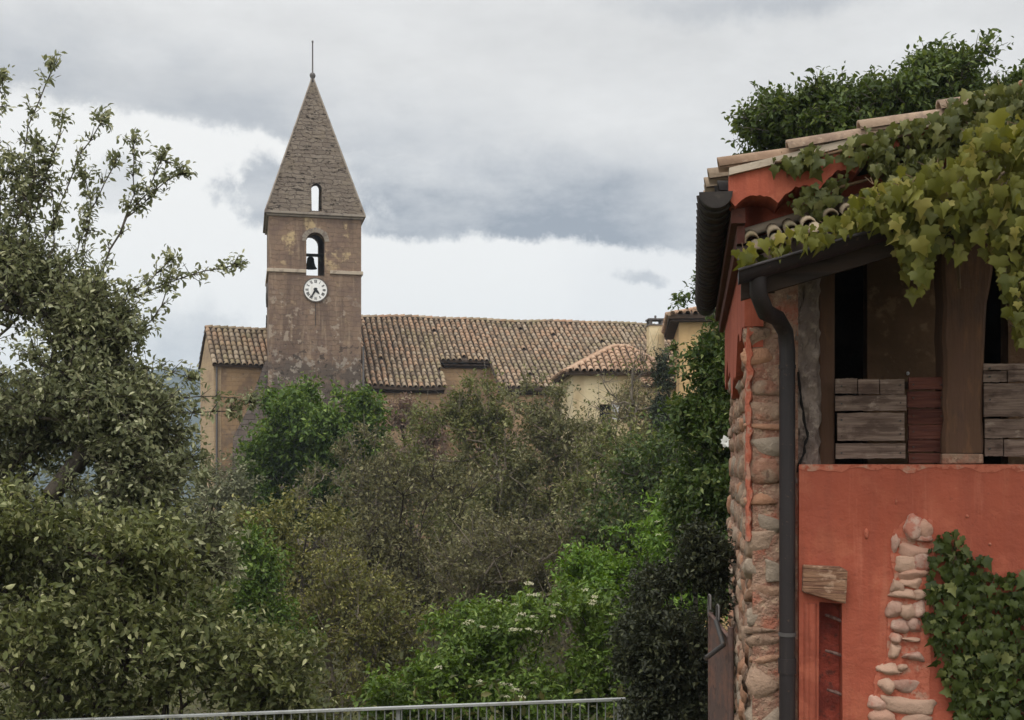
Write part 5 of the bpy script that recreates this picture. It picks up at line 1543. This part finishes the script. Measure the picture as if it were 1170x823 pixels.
    sparse(628, 42, [(618, 484, 50, 46), (592, 525, 60, 66), (665, 545, 56, 66), (640, 620, 80, 70)], 'olive grey half leafed tree left of the cream house wall', 6, 'l_sparse', leaf=.16, n=230)
    sparse(720, 38, [(715, 530, 46, 50), (735, 570, 50, 60), (690, 580, 50, 60), (720, 630, 70, 60)], 'dark olive half leafed tree below the cream house', 7, 'l_sparse2', leaf=.15, n=200)
    sparse(480, 33, [(480, 600, 70, 66), (440, 660, 70, 66), (520, 660, 70, 60), (470, 710, 90, 50)], 'brown grey twiggy tree with a thin dark trunk in the middle of the valley', 8, 'l_brown', leaf=.12, n=240, bark='bark_dark', bare=300, tl=.7)
    sparse(600, 30, [(600, 620, 70, 60), (560, 660, 60, 50), (650, 650, 60, 60), (600, 690, 90, 50)], 'dull brown twiggy tree behind the white flowered elder bush', 9, 'l_brown', leaf=.11, n=230, bare=240, tl=.7)
    sparse(400, 27, [(395, 690, 66, 60), (350, 700, 46, 60), (440, 730, 60, 60), (390, 770, 90, 50)], 'yellow olive half leafed tree left of the white flowered elder bush', 10, 'l_olive', leaf=.10, n=230, bare=80, tl=.6)
    plant('shrub', 'fresh green shrub between the olive shrub and the yellow olive tree', 'shrub', X(270, 24), 24, [L(272, 690, 24, 42, 66), L(250, 720, 24, 40, 50), L(300, 740, 24, 50, 50), L(285, 650, 24, 34, 36)],
          M['l_fresh'], M['bark'], 11, n_attr=150, twigs=7, lpt=10, tl=.5, leaf=.1, trunk_r=.07, stems=3)
    plant('shrub', 'yellow olive shrub below the fresh green tree by the tower', 'shrub', X(330, 36), 36, [L(330, 610, 36, 60, 36), L(290, 630, 36, 40, 40), L(370, 630, 36, 50, 34), L(330, 650, 36, 70, 40)],
          M['l_olive'], M['bark'], 12, n_attr=170, twigs=7, lpt=9, tl=.6, leaf=.14, trunk_r=.08, stems=4)
    plant('shrub', 'pale grey green bush under the buttress left of the fresh green tree', 'shrub', X(258, 48), 48, [L(256, 575, 48, 34, 48), L(270, 610, 48, 34, 46), L(240, 610, 48, 30, 50)],
          M['l_greygreen'], M['bark_pale'], 13, n_attr=120, twigs=7, lpt=9, tl=.8, leaf=.17, trunk_r=.1, stems=3)
    # elders with flat cream flower heads
    Y = 16.5
    plant('elder_bush', 'lush green elder bush with flat cream flower heads above the railing', 'bush', X(560, Y), Y,
          [L(560, 740, Y, 90, 56), L(640, 730, Y, 80, 54), L(500, 780, Y, 70, 44), L(690, 760, Y, 50, 60), L(580, 790, Y, 120, 44), L(460, 800, Y, 40, 30)],
          M['l_elder'], M['bark'], 14, n_attr=420, twigs=7, lpt=11, tl=.34, leaf=.08, tmpl=LEAF_OVAL, trunk_r=.06, stems=6, flowers=(M['petal'], 46, .058, .4, 36), hollow=2.4)
    Y = 22
    plant('elder_bush', 'bright green elder bush with few flowers between dark shrub and valley trees', 'bush', X(745, Y), Y,
          [L(750, 635, Y, 64, 40), L(785, 600, Y, 42, 36), L(700, 660, Y, 50, 34), L(800, 640, Y, 40, 60), L(740, 690, Y, 80, 50)],
          M['l_bright'], M['bark'], 15, n_attr=320, twigs=7, lpt=11, tl=.42, leaf=.095, tmpl=LEAF_OVAL, trunk_r=.07, stems=5, flowers=(M['petal'], 14, .07, .45, 34))
    Y = 10.4
    plant('dark_shrub', 'dark purplish shrub beside the rusty gate at the end of the railing', 'shrub', X(775, Y), Y,
          [L(772, 715, Y, 56, 70, .4), L(808, 650, Y, 22, 60, .25), L(745, 770, Y, 40, 64, .35), L(790, 800, Y, 44, 60, .35)],
          M['l_dark'], M['bark_dark'], 16, n_attr=360, twigs=7, lpt=10, tl=.22, leaf=.05, tmpl=LEAF_SMALL, trunk_r=.035, stems=5)
    Y = 17
    plant('climbing_rose', 'deep green climber mass crowding the left edge of the red house with one white bloom', 'climber', X(815, Y), Y,
          [L(818, 425, Y, 22, 50, .5), L(812, 495, Y, 32, 50, .7), L(802, 550, Y, 34, 45, .7), L(830, 375, Y, 12, 22, .3), L(815, 600, Y, 40, 50, .7), L(786, 480, Y, 12, 24, .3)],
          M['l_climb'], M['bark'], 17, n_attr=360, twigs=7, lpt=11, tl=.3, leaf=.085, tmpl=LEAF_OVAL, trunk_r=.06, stems=3,
          shoots=[[pp(815, 370, Y), pp(806, 340, Y), pp(792, 330, Y), pp(776, 344, Y)], [pp(815, 360, Y), pp(806, 332, Y), pp(800, 322, Y)], [pp(790, 440, Y), pp(778, 425, Y), pp(770, 400, Y)]])
    # its bloom
    rng = np.random.default_rng(3)
    c = np.array(pp(829, 505, 15.9)); n = 16
    th = np.arange(n) * 2.4; rr = .012 + .05 * (np.arange(n) / n)
    pos = c + np.stack([np.cos(th) * rr * .3, -.02 - .05 * (1 - np.arange(n) / n), np.sin(th) * rr * .3], 1)
    ax = norm(np.stack([np.cos(th), np.full(n, -.5), np.sin(th)], 1)); nr = np.tile(np.array([[0, -1., 0]]), (n, 1))
    rb = bpy.data.objects['climbing_rose']
    link('bloom', leaf_mesh('bloom', pos - np.array(rb.location), ax, nr, np.full(n, .075), LEAF_OVAL, np.full(n, 1.8)), M['rose'], rb)
    Y = 45
    plant('cypress', 'slim dark conifer between the cream house and the climber', 'tree', X(757, Y), Y,
          [L(757, 440, Y, 9, 40), L(757, 490, Y, 15, 50), L(760, 540, Y, 17, 50)], M['l_cypress'], M['bark_dark'], 18, n_attr=120, twigs=7, lpt=9, tl=.5, leaf=.13, trunk_r=.1, up=1.2)
    plant('blossoming_bush', 'cream blossoming bush growing against the cream house wall', 'bush', X(690, 47), 47,
          [L(672, 500, 47, 26, 18), L(705, 495, 47, 26, 22), L(720, 460, 47, 20, 30), L(740, 500, 47, 30, 40)], M['l_cream'], M['bark_pale'], 19, n_attr=110, twigs=5, lpt=6, tl=.7, leaf=.15, trunk_r=.09, stems=4, bare=160)
    plant('half_leafed_tree', 'wiry small tree spreading bare twigs before the cream house wall', 'tree', X(735, 46), 46,
          [L(730, 440, 46, 34, 34), L(705, 455, 46, 28, 28), L(750, 420, 46, 22, 30)], M['l_sparse2'], M['bark_pale'], 20, n_attr=46, twigs=4, lpt=2, tl=.8, leaf=.14, trunk_r=.08, bare=150, group='half leafed trees in the valley')
    plant('shrub', 'reddish mauve shrub against the chapel wall right of the tower', 'shrub', X(465, 60), 60,
          [L(458, 478, 60, 20, 24), L(485, 490, 60, 26, 22), L(470, 510, 60, 34, 22)], M['l_mauve'], M['bark'], 21, n_attr=100, twigs=6, lpt=8, tl=.7, leaf=.17, trunk_r=.08, stems=4)
    plant('shrub', 'reddish mauve shrub between the nave wall and the cream house', 'shrub', X(640, 56), 56,
          [L(636, 486, 56, 18, 18), L(644, 505, 56, 20, 18)], M['l_mauve'], M['bark'], 22, n_attr=50, twigs=6, lpt=8, tl=.6, leaf=.16, trunk_r=.08, stems=3)
    # tree standing behind the house roof
    Y = 17
    plant('broadleaf_tree', 'dense dark green tree rising behind the tiled roof of the red house', 'tree', X(1040, Y), Y,
          [L(890, 152, Y, 36, 36, .9), L(925, 150, Y, 40, 36, .9), L(975, 142, Y, 44, 38, 1), L(1030, 124, Y, 56, 44, 1.1), L(1085, 104, Y, 48, 42, 1.1), L(1135, 104, Y, 40, 40, 1), L(1175, 100, Y, 40, 42, 1), L(1060, 170, Y, 110, 50, 1), L(1180, 150, Y, 70, 60, 1), L(960, 200, Y, 90, 50, 1)],
          M['l_behind'], M['bark'], 23, n_attr=800, twigs=7, lpt=11, tl=.3, leaf=.09, tmpl=LEAF_OVAL, trunk_r=.2, fork=.6, hollow=2.8)
    # evergreen filler trees lower in the valley, glimpsed between the twigs
    for i, (px, Y, lb, lm, lab) in enumerate([
        (640, 52, [(600, 600, 60, 50), (660, 590, 60, 50), (540, 610, 60, 50)], 'l_sparse2', 'low olive thicket tree under the nave wall behind the valley trees'),
        (460, 54, [(470, 570, 60, 50), (430, 600, 60, 50), (520, 580, 50, 46)], 'l_sparse', 'low grey thicket tree under the chapel wall behind the valley trees'),
        (800, 30, [(760, 560, 60, 50), (810, 590, 50, 60), (720, 600, 50, 50)], 'l_climb', 'dark green thicket tree behind the bright elder bush')]):
        plant('thicket_tree', lab, 'tree', X(px, Y), Y, [L(a, b, Y, c, e) for a, b, c, e in lb], M[lm], M['bark'], 40 + i, n_attr=200, twigs=7, lpt=9, tl=.9, leaf=.2 if Y > 40 else .14, trunk_r=.14, stems=3)
build_plants()

def build_undergrowth():
    rng = np.random.default_rng(77)
    n = 60000
    y = 11.6 + 52 * rng.random(n) ** 1.3; x = (rng.random(n) * 1.1 - .55) * (y * .95 + 3)
    k = (np.sin(x * .8 + 1.3) + np.sin(y * .9 + x * .4) > -.6); x, y = x[k], y[k]; n = len(x)
    h = np.abs(rng.normal(size=n)) * (.25 + y * .018)
    pos = np.stack([x, y, gz(x, y) + h], 1)
    ax = norm(rng.normal(size=(n, 3)) + np.array([0, 0, .7])); nr = norm(rng.normal(size=(n, 3)) * .7 + np.array([0, 0, .8]))
    o = link('undergrowth', leaf_mesh('undergrowth', pos, ax, nr, (.07 + y * .0035) * rng.uniform(.6, 1.3, n), LEAF_SMALL), M['l_under'])
    tag(o, kind='stuff')
build_undergrowth()
